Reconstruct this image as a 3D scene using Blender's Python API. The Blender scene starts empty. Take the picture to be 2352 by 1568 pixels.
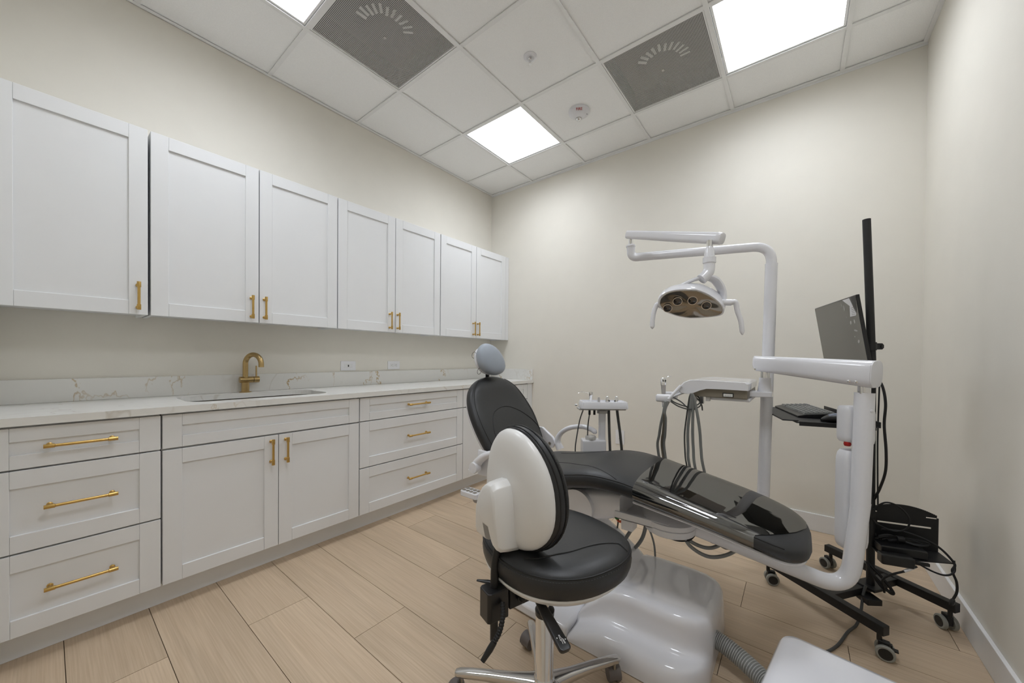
import bpy, bmesh, math, random
from mathutils import Vector, Matrix
random.seed(7)
PI = math.pi
S = bpy.context.scene
COL = S.collection

# ------------------------------------------------------------------ camera, world, exposure
CAM_YAW, CAM_PITCH, CAM_ROLL = -0.657032, -0.0092376, 0.0082132
CAM_LOC = Vector((2.805269, -3.133293, 1.13365))
_f = Vector((math.sin(CAM_YAW) * math.cos(CAM_PITCH), math.cos(CAM_YAW) * math.cos(CAM_PITCH), math.sin(CAM_PITCH)))
_r = Vector((math.cos(CAM_YAW), -math.sin(CAM_YAW), 0))
_u = _r.cross(_f)
_r2 = _r * math.cos(CAM_ROLL) + _u * math.sin(CAM_ROLL)
_u2 = -_r * math.sin(CAM_ROLL) + _u * math.cos(CAM_ROLL)
cd = bpy.data.cameras.new('camera')
cam = bpy.data.objects.new('camera', cd)
COL.objects.link(cam)
cam.matrix_world = Matrix(((_r2.x, _u2.x, -_f.x, CAM_LOC.x), (_r2.y, _u2.y, -_f.y, CAM_LOC.y), (_r2.z, _u2.z, -_f.z, CAM_LOC.z), (0, 0, 0, 1)))
cd.sensor_width = 36.0
cd.lens = 833.91676 / 2352 * 36.0
cd.shift_x = -12.02476 / 2352
cd.shift_y = 46.10631 / 2352
cd.clip_start = 0.02
S.camera = cam
S.view_settings.view_transform = 'Standard'
S.view_settings.look = 'None'
S.view_settings.gamma = 1.0
S.view_settings.use_curve_mapping = False
S.view_settings.exposure = 0.0
LIGHT_POWER = 15.8          # radiance of the ceiling panels
w = bpy.data.worlds.new('world')
S.world = w
w.use_nodes = True
w.node_tree.nodes['Background'].inputs[0].default_value = (0.9, 0.92, 1.0, 1)
w.node_tree.nodes['Background'].inputs[1].default_value = 0.25

# ------------------------------------------------------------------ materials
def lin(c):
    return tuple(((v / 255) / 12.92 if v / 255 <= 0.04045 else ((v / 255 + 0.055) / 1.055) ** 2.4) for v in c) + (1,)

def mat(name, rgb, rough=0.5, metal=0.0, spec=0.5, coat=0.0, noise=0.0, nscale=30, bump=0.0, bscale=200):
    m = bpy.data.materials.new(name)
    m.use_nodes = True
    nt = m.node_tree
    b = nt.nodes['Principled BSDF']
    c = lin(rgb)
    b.inputs['Base Color'].default_value = c
    b.inputs['Roughness'].default_value = rough
    b.inputs['Metallic'].default_value = metal
    b.inputs['Specular IOR Level'].default_value = spec
    b.inputs['Coat Weight'].default_value = coat
    b.inputs['Coat Roughness'].default_value = 0.05
    tc = nt.nodes.new('ShaderNodeTexCoord')
    if noise > 0:
        n = nt.nodes.new('ShaderNodeTexNoise')
        n.inputs['Scale'].default_value = nscale
        n.inputs['Detail'].default_value = 4
        nt.links.new(tc.outputs['Object'], n.inputs['Vector'])
        r = nt.nodes.new('ShaderNodeValToRGB')
        r.color_ramp.elements[0].position = 0.3
        r.color_ramp.elements[1].position = 0.7
        r.color_ramp.elements[0].color = tuple(max(0, v * (1 - noise)) for v in c[:3]) + (1,)
        r.color_ramp.elements[1].color = tuple(min(1, v * (1 + noise)) for v in c[:3]) + (1,)
        nt.links.new(n.outputs['Fac'], r.inputs['Fac'])
        nt.links.new(r.outputs['Color'], b.inputs['Base Color'])
    if bump > 0:
        n2 = nt.nodes.new('ShaderNodeTexNoise')
        n2.inputs['Scale'].default_value = bscale
        n2.inputs['Detail'].default_value = 3
        nt.links.new(tc.outputs['Object'], n2.inputs['Vector'])
        bp = nt.nodes.new('ShaderNodeBump')
        bp.inputs['Strength'].default_value = bump
        bp.inputs['Distance'].default_value = 0.002
        nt.links.new(n2.outputs['Fac'], bp.inputs['Height'])
        nt.links.new(bp.outputs['Normal'], b.inputs['Normal'])
    return m

M = {}
M['wall'] = mat('painted_wall', (232, 228, 218), 0.7, spec=0.25, noise=0.012, nscale=6, bump=0.08, bscale=350)
M['ceil'] = mat('ceiling_tile', (246, 246, 245), 0.9, spec=0.1, noise=0.05, nscale=420, bump=0.25, bscale=500)
M['grid'] = mat('ceiling_grid_paint', (236, 236, 235), 0.55, noise=0.01)
M['trim'] = mat('trim_paint', (232, 232, 232), 0.35, noise=0.01)
M['cab'] = mat('cabinet_paint', (234, 235, 236), 0.38, spec=0.35, noise=0.006, nscale=8)
M['cabin'] = mat('cabinet_shadow_gap', (120, 122, 122), 0.7)
M['brass'] = mat('brushed_brass', (200, 166, 100), 0.32, metal=1.0, noise=0.05, nscale=90)
M['brass2'] = mat('satin_brass_faucet', (190, 164, 116), 0.3, metal=1.0, noise=0.05, nscale=70)
M['steel'] = mat('sink_steel', (176, 172, 164), 0.3, metal=1.0, noise=0.05)
M['white'] = mat('gloss_white_plastic', (232, 232, 236), 0.12, spec=0.5, coat=0.3, noise=0.004)
M['whitem'] = mat('satin_white_plastic', (226, 226, 229), 0.3, noise=0.004)
M['whitec'] = mat('white_shell', (234, 233, 231), 0.28, noise=0.004)
M['leather'] = mat('black_leatherette', (36, 37, 39), 0.42, spec=0.55, bump=0.12, bscale=420, noise=0.05, nscale=60)
M['seam'] = mat('black_piping', (14, 14, 15), 0.5)
M['stitch'] = mat('grey_stitching', (58, 60, 62), 0.6)
M['greycush'] = mat('grey_headrest_vinyl', (160, 168, 178), 0.45, noise=0.02, nscale=40)
M['black'] = mat('black_powder_coat', (22, 22, 23), 0.5, bump=0.08, bscale=500)
M['blackpl'] = mat('black_plastic', (26, 26, 27), 0.35)
M['blackru'] = mat('black_rubber', (18, 18, 19), 0.6)
M['chrome'] = mat('chrome', (226, 226, 226), 0.07, metal=1.0)
M['alu'] = mat('polished_aluminium', (205, 203, 200), 0.16, metal=1.0, noise=0.03)
M['castgrey'] = mat('grey_brown_caster', (104, 97, 94), 0.5)
M['tyre'] = mat('translucent_grey_tyre', (150, 150, 142), 0.4)
M['hosegrey'] = mat('grey_silicone_hose', (138, 140, 138), 0.45)
M['hoselight'] = mat('light_grey_corrugated_hose', (168, 169, 166), 0.4)
M['hosedark'] = mat('dark_grey_hose', (74, 75, 74), 0.5)
M['taupe'] = mat('taupe_panel', (128, 120, 106), 0.45)
M['greymet'] = mat('grey_bracket', (170, 166, 162), 0.4)
M['red'] = mat('red_knob', (170, 28, 26), 0.35)
M['redtext'] = mat('red_lettering', (176, 40, 32), 0.5)
M['orange'] = mat('orange_wire', (196, 78, 30), 0.5)
M['green'] = mat('green_wire', (40, 130, 60), 0.5)
M['ltgrey'] = mat('light_grey_plastic', (196, 194, 190), 0.35)
M['dial'] = mat('gauge_dial', (226, 226, 222), 0.4)
M['ink'] = mat('white_ink', (232, 232, 232), 0.6)
M['screen'] = mat('screen_reflection_grey', (112, 110, 103), 0.16, spec=0.6)  # black glass; grey of the reflected wall is put into the base colour
M['keys'] = mat('grey_keys', (118, 120, 118), 0.35)
M['mousetop'] = mat('blue_grey_mouse', (108, 116, 134), 0.25)
M['lens'] = mat('dark_lens', (52, 46, 42), 0.06, spec=0.8, coat=0.6)
M['lampface'] = mat('smoked_mirror_face', (150, 142, 130), 0.1, metal=0.85, noise=0.08, nscale=14)
M['platewhite'] = mat('outlet_plate', (236, 236, 238), 0.35)
M['slot'] = mat('dark_slot', (24, 24, 24), 0.6)
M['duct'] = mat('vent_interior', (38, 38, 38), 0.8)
M['vane'] = mat('vent_vane_lit', (222, 222, 218), 0.6)
M['subfloor'] = mat('plank_joint', (74, 58, 42), 0.9)

def quartz():
    m = bpy.data.materials.new('veined_quartz'); m.use_nodes = True
    nt = m.node_tree; b = nt.nodes['Principled BSDF']; L = nt.links.new
    b.inputs['Roughness'].default_value = 0.16
    tc = nt.nodes.new('ShaderNodeTexCoord')
    mp = nt.nodes.new('ShaderNodeMapping')
    mp.inputs['Rotation'].default_value = (0.62, 0.25, 0.3)
    mp.inputs['Scale'].default_value = (1.0, 1.0, 0.55)
    mp.inputs['Location'].default_value = (1.7, 0.35, 0.2)
    L(tc.outputs['Object'], mp.inputs['Vector'])
    def ridge(scale, detail, dist, width, lo, hi, mscale):
        n = nt.nodes.new('ShaderNodeTexNoise'); n.inputs['Scale'].default_value = scale
        n.inputs['Detail'].default_value = detail; n.inputs['Distortion'].default_value = dist
        n.inputs['Roughness'].default_value = 0.62
        L(mp.outputs['Vector'], n.inputs['Vector'])
        s = nt.nodes.new('ShaderNodeMath'); s.operation = 'SUBTRACT'; s.inputs[1].default_value = 0.5
        L(n.outputs['Fac'], s.inputs[0])
        a = nt.nodes.new('ShaderNodeMath'); a.operation = 'ABSOLUTE'; L(s.outputs[0], a.inputs[0])
        r = nt.nodes.new('ShaderNodeMapRange'); r.inputs['From Min'].default_value = 0; r.inputs['From Max'].default_value = width
        r.inputs['To Min'].default_value = 1; r.inputs['To Max'].default_value = 0
        L(a.outputs[0], r.inputs['Value'])
        n2 = nt.nodes.new('ShaderNodeTexNoise'); n2.inputs['Scale'].default_value = mscale; n2.inputs['Detail'].default_value = 2
        L(mp.outputs['Vector'], n2.inputs['Vector'])
        r2 = nt.nodes.new('ShaderNodeMapRange'); r2.inputs['From Min'].default_value = lo; r2.inputs['From Max'].default_value = hi
        L(n2.outputs['Fac'], r2.inputs['Value'])
        mu = nt.nodes.new('ShaderNodeMath'); mu.operation = 'MULTIPLY'; L(r.outputs[0], mu.inputs[0]); L(r2.outputs[0], mu.inputs[1])
        return mu
    v1 = ridge(1.7, 6, 0.25, 0.0056, 0.5, 0.62, 2.0)
    v2 = ridge(2.4, 3, 0.3, 0.009, 0.5, 0.68, 1.7)
    mix = nt.nodes.new('ShaderNodeMixRGB'); mix.inputs[1].default_value = lin((233, 232, 228)); mix.inputs[2].default_value = lin((214, 210, 202))
    L(v2.outputs[0], mix.inputs[0])
    mix2 = nt.nodes.new('ShaderNodeMixRGB'); mix2.inputs[2].default_value = lin((184, 156, 104))
    L(mix.outputs[0], mix2.inputs[1]); L(v1.outputs[0], mix2.inputs[0])
    L(mix2.outputs[0], b.inputs['Base Color'])
    return m
M['quartz'] = quartz()

def wood():
    m = bpy.data.materials.new('oak_planks'); m.use_nodes = True
    nt = m.node_tree; b = nt.nodes['Principled BSDF']; L = nt.links.new
    b.inputs['Roughness'].default_value = 0.42
    b.inputs['Specular IOR Level'].default_value = 0.35
    tc = nt.nodes.new('ShaderNodeTexCoord')
    at = nt.nodes.new('ShaderNodeAttribute'); at.attribute_name = 'plank'
    off = nt.nodes.new('ShaderNodeVectorMath'); off.operation = 'SCALE'; off.inputs['Scale'].default_value = 17.0
    L(at.outputs['Color'], off.inputs[0])
    add = nt.nodes.new('ShaderNodeVectorMath'); add.operation = 'ADD'
    L(tc.outputs['Object'], add.inputs[0]); L(off.outputs[0], add.inputs[1])
    mp = nt.nodes.new('ShaderNodeMapping'); mp.inputs['Scale'].default_value = (0.55, 6.0, 1.0)
    L(add.outputs[0], mp.inputs['Vector'])
    big = nt.nodes.new('ShaderNodeTexNoise'); big.inputs['Scale'].default_value = 1.6; big.inputs['Detail'].default_value = 3
    big.inputs['Distortion'].default_value = 0.6
    L(mp.outputs[0], big.inputs['Vector'])
    rg = nt.nodes.new('ShaderNodeMath'); rg.operation = 'MULTIPLY'; rg.inputs[1].default_value = 14.0
    L(big.outputs['Fac'], rg.inputs[0])
    fr = nt.nodes.new('ShaderNodeMath'); fr.operation = 'SINE'; L(rg.outputs[0], fr.inputs[0])
    mp2 = nt.nodes.new('ShaderNodeMapping'); mp2.inputs['Scale'].default_value = (4.0, 190.0, 1.0)
    L(add.outputs[0], mp2.inputs['Vector'])
    fine = nt.nodes.new('ShaderNodeTexNoise'); fine.inputs['Scale'].default_value = 1.0; fine.inputs['Detail'].default_value = 4
    L(mp2.outputs[0], fine.inputs['Vector'])
    r = nt.nodes.new('ShaderNodeValToRGB')
    r.color_ramp.elements[0].position = 0.25; r.color_ramp.elements[0].color = lin((190, 167, 140))
    r.color_ramp.elements[1].position = 0.75; r.color_ramp.elements[1].color = lin((210, 189, 163))
    L(fine.outputs['Fac'], r.inputs['Fac'])
    mr = nt.nodes.new('ShaderNodeMapRange'); mr.inputs['From Min'].default_value = -1; mr.inputs['From Max'].default_value = 1
    mr.inputs['To Min'].default_value = 0.93; mr.inputs['To Max'].default_value = 1.03
    L(fr.outputs[0], mr.inputs['Value'])
    sep = nt.nodes.new('ShaderNodeSeparateColor'); L(at.outputs['Color'], sep.inputs[0])
    mr2 = nt.nodes.new('ShaderNodeMapRange'); mr2.inputs['To Min'].default_value = 0.94; mr2.inputs['To Max'].default_value = 1.05
    L(sep.outputs[2], mr2.inputs['Value'])
    mu = nt.nodes.new('ShaderNodeMath'); mu.operation = 'MULTIPLY'; L(mr.outputs[0], mu.inputs[0]); L(mr2.outputs[0], mu.inputs[1])
    sc = nt.nodes.new('ShaderNodeVectorMath'); sc.operation = 'SCALE'
    L(r.outputs['Color'], sc.inputs[0]); L(mu.outputs[0], sc.inputs['Scale'])
    L(sc.outputs[0], b.inputs['Base Color'])
    bp = nt.nodes.new('ShaderNodeBump'); bp.inputs['Strength'].default_value = 0.06; bp.inputs['Distance'].default_value = 0.002
    L(fine.outputs['Fac'], bp.inputs['Height']); L(bp.outputs[0], b.inputs['Normal'])
    return m
M['wood'] = wood()

def emit(name, rgb, power):
    m = bpy.data.materials.new(name); m.use_nodes = True
    nt = m.node_tree
    for n in list(nt.nodes):
        if n.type == 'BSDF_PRINCIPLED': nt.nodes.remove(n)
    e = nt.nodes.new('ShaderNodeEmission'); e.inputs[0].default_value = rgb + (1,); e.inputs[1].default_value = power
    nt.links.new(e.outputs[0], nt.nodes['Material Output'].inputs[0])
    return m
M['panel'] = emit('lit_diffuser', (0.93, 0.975, 1.045), LIGHT_POWER)
# emission shaped to weaken towards grazing angles, added to even out light on the walls
_nt = M['panel'].node_tree
_g = _nt.nodes.new('ShaderNodeNewGeometry'); _d = _nt.nodes.new('ShaderNodeVectorMath'); _d.operation = 'DOT_PRODUCT'
_nt.links.new(_g.outputs['Incoming'], _d.inputs[0]); _nt.links.new(_g.outputs['Normal'], _d.inputs[1])
_p = _nt.nodes.new('ShaderNodeMath'); _p.operation = 'POWER'; _p.inputs[1].default_value = 0.7; _p.use_clamp = True
_nt.links.new(_d.outputs['Value'], _p.inputs[0])
_m = _nt.nodes.new('ShaderNodeMath'); _m.operation = 'MULTIPLY'; _m.inputs[1].default_value = LIGHT_POWER
_nt.links.new(_p.outputs[0], _m.inputs[0]); _nt.links.new(_m.outputs[0], _nt.nodes['Emission'].inputs[1])

def perforated():
    m = bpy.data.materials.new('perforated_white_steel'); m.use_nodes = True
    nt = m.node_tree; b = nt.nodes['Principled BSDF']; L = nt.links.new
    b.inputs['Base Color'].default_value = lin((206, 206, 203)); b.inputs['Roughness'].default_value = 0.5
    tc = nt.nodes.new('ShaderNodeTexCoord')
    sx = nt.nodes.new('ShaderNodeSeparateXYZ'); L(tc.outputs['Object'], sx.inputs[0])
    P = 0.0069
    def cell(o):
        d = nt.nodes.new('ShaderNodeMath'); d.operation = 'DIVIDE'; d.inputs[1].default_value = P; L(o, d.inputs[0])
        f = nt.nodes.new('ShaderNodeMath'); f.operation = 'FRACT'; L(d.outputs[0], f.inputs[0])
        s = nt.nodes.new('ShaderNodeMath'); s.operation = 'SUBTRACT'; s.inputs[1].default_value = 0.5; L(f.outputs[0], s.inputs[0])
        q = nt.nodes.new('ShaderNodeMath'); q.operation = 'POWER'; q.inputs[1].default_value = 2; L(s.outputs[0], q.inputs[0])
        return q
    a = cell(sx.outputs[0]); c = cell(sx.outputs[1])
    ad = nt.nodes.new('ShaderNodeMath'); ad.operation = 'ADD'; L(a.outputs[0], ad.inputs[0]); L(c.outputs[0], ad.inputs[1])
    lt = nt.nodes.new('ShaderNodeMath'); lt.operation = 'LESS_THAN'; lt.inputs[1].default_value = 0.385 ** 2; L(ad.outputs[0], lt.inputs[0])
    tr = nt.nodes.new('ShaderNodeBsdfTransparent')
    mx = nt.nodes.new('ShaderNodeMixShader'); L(lt.outputs[0], mx.inputs[0]); L(b.outputs[0], mx.inputs[1]); L(tr.outputs[0], mx.inputs[2])
    L(mx.outputs[0], nt.nodes['Material Output'].inputs[0])
    return m
M['perf'] = perforated()

def film():
    m = bpy.data.materials.new('clear_plastic_film'); m.use_nodes = True
    nt = m.node_tree; L = nt.links.new
    for n in list(nt.nodes):
        if n.type == 'BSDF_PRINCIPLED': nt.nodes.remove(n)
    tr = nt.nodes.new('ShaderNodeBsdfTransparent'); tr.inputs[0].default_value = (0.93, 0.93, 0.93, 1)
    gl = nt.nodes.new('ShaderNodeBsdfGlossy'); gl.inputs['Roughness'].default_value = 0.035
    fr = nt.nodes.new('ShaderNodeFresnel'); fr.inputs['IOR'].default_value = 2.9
    tc = nt.nodes.new('ShaderNodeTexCoord')
    n = nt.nodes.new('ShaderNodeTexNoise'); n.inputs['Scale'].default_value = 9; n.inputs['Detail'].default_value = 2
    L(tc.outputs['Object'], n.inputs['Vector'])
    bp = nt.nodes.new('ShaderNodeBump'); bp.inputs['Strength'].default_value = 0.12; bp.inputs['Distance'].default_value = 0.006
    L(n.outputs['Fac'], bp.inputs['Height']); L(bp.outputs[0], gl.inputs['Normal']); L(bp.outputs[0], fr.inputs['Normal'])
    mx = nt.nodes.new('ShaderNodeMixShader'); L(fr.outputs[0], mx.inputs[0]); L(tr.outputs[0], mx.inputs[1]); L(gl.outputs[0], mx.inputs[2])
    L(mx.outputs[0], nt.nodes['Material Output'].inputs[0])
    return m
M['film'] = film()

# ------------------------------------------------------------------ mesh helpers
V = Vector
WM = {}
XF = None            # optional placement matrix applied to world-coordinate shapes while it is set
def thing(name, label, cat, loc=(0, 0, 0), rotz=0.0, group=None):
    o = bpy.data.objects.new(name, None); COL.objects.link(o)
    o.empty_display_size = 0.1
    o.location = loc; o.rotation_euler = (0, 0, rotz)
    o['label'] = label; o['category'] = cat
    if group: o['group'] = group
    WM[o] = Matrix.Translation(V(loc)) @ Matrix.Rotation(rotz, 4, 'Z')
    return o

def obj(name, bm, m, parent=None, smooth=True, bevel=0.0, bseg=2, subd=0, local=False, label=None, angle=38):
    """link a bmesh as ONE mesh object; verts are world coordinates unless local=True"""
    bmesh.ops.recalc_face_normals(bm, faces=bm.faces[:])
    me = bpy.data.meshes.new(name); bm.to_mesh(me); bm.free()
    if parent is not None:
        wm = WM[parent]
        if not local: me.transform(wm.inverted() @ XF if XF is not None else wm.inverted())
    if isinstance(m, str): m = M[m]
    me.materials.append(m)
    if smooth:
        me.polygons.foreach_set('use_smooth', [True] * len(me.polygons))
        me.set_sharp_from_angle(angle=math.radians(angle))
    o = bpy.data.objects.new(name, me); COL.objects.link(o)
    if parent is not None:
        o.parent = parent; WM[o] = WM[parent]
    else:
        WM[o] = Matrix.Identity(4)
    if bevel > 0:
        b = o.modifiers.new('bevel', 'BEVEL'); b.width = bevel; b.segments = bseg; b.limit_method = 'ANGLE'; b.angle_limit = math.radians(30)
        b.harden_normals = False
    if subd:
        s = o.modifiers.new('subd', 'SUBSURF'); s.levels = subd; s.render_levels = subd
    if label: o['label'] = label
    return o

def tag(o, label, cat, group=None):
    o['label'] = label; o['category'] = cat
    if group: o['group'] = group
    return o

def struct(name, bm, m, **k):
    o = obj(name, bm, m, **k); o['kind'] = 'structure'; return o

def B(): return bmesh.new()

def box(bm, x0, x1, y0, y1, z0, z1, mtx=None):
    P = [V((x, y, z)) for z in (z0, z1) for y in (y0, y1) for x in (x0, x1)]
    if mtx is not None: P = [mtx @ p for p in P]
    v = [bm.verts.new(p) for p in P]
    for f in ((0, 2, 3, 1), (4, 5, 7, 6), (0, 1, 5, 4), (2, 6, 7, 3), (0, 4, 6, 2), (1, 3, 7, 5)):
        bm.faces.new([v[i] for i in f])
    return bm

def loft(bm, rings, cap=True, closed=True, loop=False):
    R = [[bm.verts.new(p) for p in r] for r in rings]
    n = len(R[0])
    pairs = list(zip(R[:-1], R[1:]))
    if loop: pairs.append((R[-1], R[0]))
    for a, b in pairs:
        for i in range(n if closed else n - 1):
            j = (i + 1) % n
            bm.faces.new((a[i], a[j], b[j], b[i]))
    if cap and closed and not loop:
        bm.faces.new(R[0][::-1]); bm.faces.new(R[-1])
    return bm

def spline(pts, n=8):
    """Catmull-Rom through pts"""
    P = [V(p) for p in pts]
    if len(P) < 3: return P
    Q = [P[0] * 2 - P[1]] + P + [P[-1] * 2 - P[-2]]
    out = []
    for i in range(1, len(Q) - 2):
        a, b, c, d = Q[i - 1], Q[i], Q[i + 1], Q[i + 2]
        for k in range(n):
            t = k / n
            out.append(0.5 * ((2 * b) + (c - a) * t + (2 * a - 5 * b + 4 * c - d) * t * t + (3 * b - a - 3 * c + d) * t ** 3))
    out.append(P[-1])
    return out

def frames(P):
    T = []
    for i in range(len(P)):
        t = (P[min(i + 1, len(P) - 1)] - P[max(i - 1, 0)])
        T.append(t.normalized() if t.length > 1e-9 else V((0, 0, 1)))
    up = V((0, 0, 1)) if abs(T[0].z) < 0.9 else V((1, 0, 0))
    n = (up - T[0] * up.dot(T[0])).normalized()
    N = []
    for i, t in enumerate(T):
        if i > 0:
            q = T[i - 1].rotation_difference(t); n = q @ n
            n = (n - t * n.dot(t)).normalized()
        N.append(n)
    return T, N

def tube(bm, pts, r, seg=14, cap=True, flat=1.0):
    P = [V(p) for p in pts]
    T, N = frames(P)
    rings = []
    for i, p in enumerate(P):
        rr = r[i] if isinstance(r, (list, tuple)) else r
        bn = T[i].cross(N[i])
        rings.append([p + N[i] * (rr * flat * math.cos(2 * PI * k / seg)) + bn * (rr * math.sin(2 * PI * k / seg)) for k in range(seg)])
    return loft(bm, rings, cap)

def bend(pts, rad, n=8):
    """polyline with rounded corners"""
    P = [V(p) for p in pts]; out = [P[0]]
    for i in range(1, len(P) - 1):
        a = (P[i - 1] - P[i]); b = (P[i + 1] - P[i])
        d = min(rad, a.length * 0.49, b.length * 0.49)
        p0 = P[i] + a.normalized() * d; p1 = P[i] + b.normalized() * d
        for k in range(n + 1):
            t = k / n
            out.append((1 - t) ** 2 * p0 + 2 * t * (1 - t) * P[i] + t * t * p1)
    out.append(P[-1]); return out

def axis_mtx(origin, z, x=None):
    z = V(z).normalized()
    x = V(x) if x is not None else (V((1, 0, 0)) if abs(z.x) < 0.9 else V((0, 1, 0)))
    x = (x - z * x.dot(z)).normalized(); y = z.cross(x)
    return Matrix(((x.x, y.x, z.x, origin[0]), (x.y, y.y, z.y, origin[1]), (x.z, y.z, z.z, origin[2]), (0, 0, 0, 1)))

def lathe(bm, prof, mtx=None, seg=24, cap=True):
    rings = []
    for r, z in prof:
        ring = [V((max(r, 1e-5) * math.cos(2 * PI * k / seg), max(r, 1e-5) * math.sin(2 * PI * k / seg), z)) for k in range(seg)]
        if mtx is not None: ring = [mtx @ p for p in ring]
        rings.append(ring)
    return loft(bm, rings, cap)

def cyl(bm, a, b, r, seg=18, r2=None):
    a, b = V(a), V(b)
    return lathe(bm, [(r, 0), (r if r2 is None else r2, (b - a).length)], axis_mtx(a, b - a), seg)

def sring(a, b, n=4.0, N=32):
    """superellipse ring (2D)"""
    out = []
    for k in range(N):
        t = 2 * PI * k / N; c, s = math.cos(t), math.sin(t)
        out.append((a * math.copysign(abs(c) ** (2 / n), c), b * math.copysign(abs(s) ** (2 / n), s)))
    return out

def prism(bm, poly, z0, z1, mtx=None, inset=0.0):
    """vertical prism of a 2D polygon (list of (x,y)), optional small chamfer on top"""
    def ring(z, k=1.0):
        cx = sum(p[0] for p in poly) / len(poly); cy = sum(p[1] for p in poly) / len(poly)
        r = [V((cx + (p[0] - cx) * k, cy + (p[1] - cy) * k, z)) for p in poly]
        return [mtx @ p for p in r] if mtx is not None else r
    return loft(bm, [ring(z0), ring(z1)])

def rrect(x0, x1, y0, y1, r, n=6):
    out = []
    for cx, cy, a0 in ((x1 - r, y1 - r, 0), (x0 + r, y1 - r, PI / 2), (x0 + r, y0 + r, PI), (x1 - r, y0 + r, 1.5 * PI)):
        for k in range(n + 1):
            a = a0 + PI / 2 * k / n; out.append((cx + r * math.cos(a), cy + r * math.sin(a)))
    return out

# room frame: X along the back wall, Y towards the back wall (0), Z up
H = 2.9905
RW = 3.38506          # right wall
YF = -3.75            # wall behind the camera
T = 0.6096
A1, B1 = 0.572824, 0.398511
RT = V((math.cos(-CAM_YAW), math.sin(-CAM_YAW), 0))      # horizontal direction parallel to some of the tilted equipment
FW = V((-math.sin(-CAM_YAW), math.cos(-CAM_YAW), 0))

# ------------------------------------------------------------------ room shell
TH = 0.12
bm = B(); box(bm, -TH, RW + TH, YF - TH, TH, -0.1, -0.004)
base = struct('floor', bm, 'subfloor', smooth=False)
PL = 0.2385
bm = B(); lay = bm.loops.layers.float_color.new('plank')
joints = {(-0.710, 0): 0}
known = {-1.6655: [2.59], -1.190: [2.978], -2.621: [0.99], -2.1435: [1.863], -1.904: [1.2]}
y = -0.7095 + 3 * PL
row = 0
GAP = 0.0011
while y > YF:
    y1 = min(y, 0.0); y0 = max(y - PL, YF)
    if y1 - y0 > 0.005:
        xs = None
        for jy, jx in {-1.4285: 2.59, -1.190: 2.978, -2.3795: 0.99, -1.9055: 1.863, -1.667: 1.35}.items():
            if abs(y - jy) < 0.03: xs = jx
        L = 1.83
        st = xs if xs is not None else random.uniform(0, L)
        cuts = [st + k * L for k in range(-3, 4)]
        cuts = [0.0] + [c for c in cuts if 0.02 < c < RW - 0.02] + [RW]
        for a, b_ in zip(cuts[:-1], cuts[1:]):
            v = [bm.verts.new((xx, yy, 0.0)) for xx, yy in ((a + GAP, y0 + GAP), (b_ - GAP, y0 + GAP), (b_ - GAP, y1 - GAP), (a + GAP, y1 - GAP))]
            vb = [bm.verts.new((p.co.x, p.co.y, -0.006)) for p in v]
            fs = [bm.faces.new(v)]
            for i in range(4):
                fs.append(bm.faces.new((v[i], vb[i], vb[(i + 1) % 4], v[(i + 1) % 4])))
            col = (random.random(), random.random(), random.random(), 1)
            for f in fs:
                for lp in f.loops: lp[lay] = col
    y -= PL; row += 1
pk = obj('planks', bm, 'wood', base, smooth=False)

bm = B(); box(bm, -TH, 0, YF, TH, 0, H + 0.25); struct('wall_left', bm, 'wall', smooth=False)
bm = B(); box(bm, 0, RW, 0, TH, 0, H + 0.25); struct('wall_back', bm, 'wall', smooth=False)
bm = B(); box(bm, RW, RW + TH, YF, TH, 0, H + 0.25); struct('wall_right', bm, 'wall', smooth=False)
bm = B(); box(bm, -TH, RW + TH, YF - TH, YF, 0, H + 0.25); struct('wall_front', bm, 'wall', smooth=False)
bm = B(); box(bm, 0, 0.72, -3.42, -3.285, 0, H + 0.25); struct('wall_return', bm, 'wall', smooth=False)
bm = B(); box(bm, 0.62, RW - 0.014, -0.014, 0, 0, 0.115); struct('baseboard_back', bm, 'trim', smooth=False, bevel=0.003)
bm = B(); box(bm, RW - 0.014, RW, YF, 0, 0, 0.115); struct('baseboard_right', bm, 'trim', smooth=False, bevel=0.003)

# ceiling tiles with the openings for panels and vents
def tile_rect(i, j):
    """tile between grid lines A_i..A_i+1 and B_j..B_j+1"""
    return A1 + (i - 1) * T, A1 + i * T, -(B1 + j * T), -(B1 + (j - 1) * T)
LIGHTS = [(1, 1), (4, 1), (1, 4), (4, 4)]
VENTS = [(1, 3), (3, 1)]
xs = [0.0] + [A1 + k * T for k in range(5)] + [RW]
ys = [0.0] + [-(B1 + k * T) for k in range(7)] + [YF]
bm = B()
ZT = H + 0.008
for i in range(len(xs) - 1):
    for j in range(len(ys) - 1):
        if (i, j) in LIGHTS or (i, j) in VENTS: continue
        box(bm, xs[i] + 0.004, xs[i + 1] - 0.004, ys[j + 1] + 0.004, ys[j] - 0.004, ZT, ZT + 0.015)
box(bm, -TH, RW + TH, YF - TH, TH, H + 0.25, H + 0.3)
struct('ceiling', bm, 'ceil', smooth=False)
bm = B()
gw = 0.012
for x in xs[1:-1]: box(bm, x - gw, x + gw, YF, 0, H, H + 0.006); box(bm, x - 0.002, x + 0.002, YF, 0, H + 0.006, H + 0.04)
for yy in ys[1:-1]: box(bm, 0, RW, yy - gw, yy + gw, H + 0.0006, H + 0.006); box(bm, 0, RW, yy - 0.002, yy + 0.002, H + 0.006, H + 0.04)
struct('trim_1', bm, 'grid', smooth=False)
bm = B()
e = 0.0005
for (x0, x1, y0, y1) in ((e, 0.022, YF, 0), (RW - 0.022, RW - e, YF, 0), (0.022, RW - 0.022, -0.022, -e)):
    box(bm, x0, x1, y0, y1, H - 0.0005, H + 0.0045)
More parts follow.
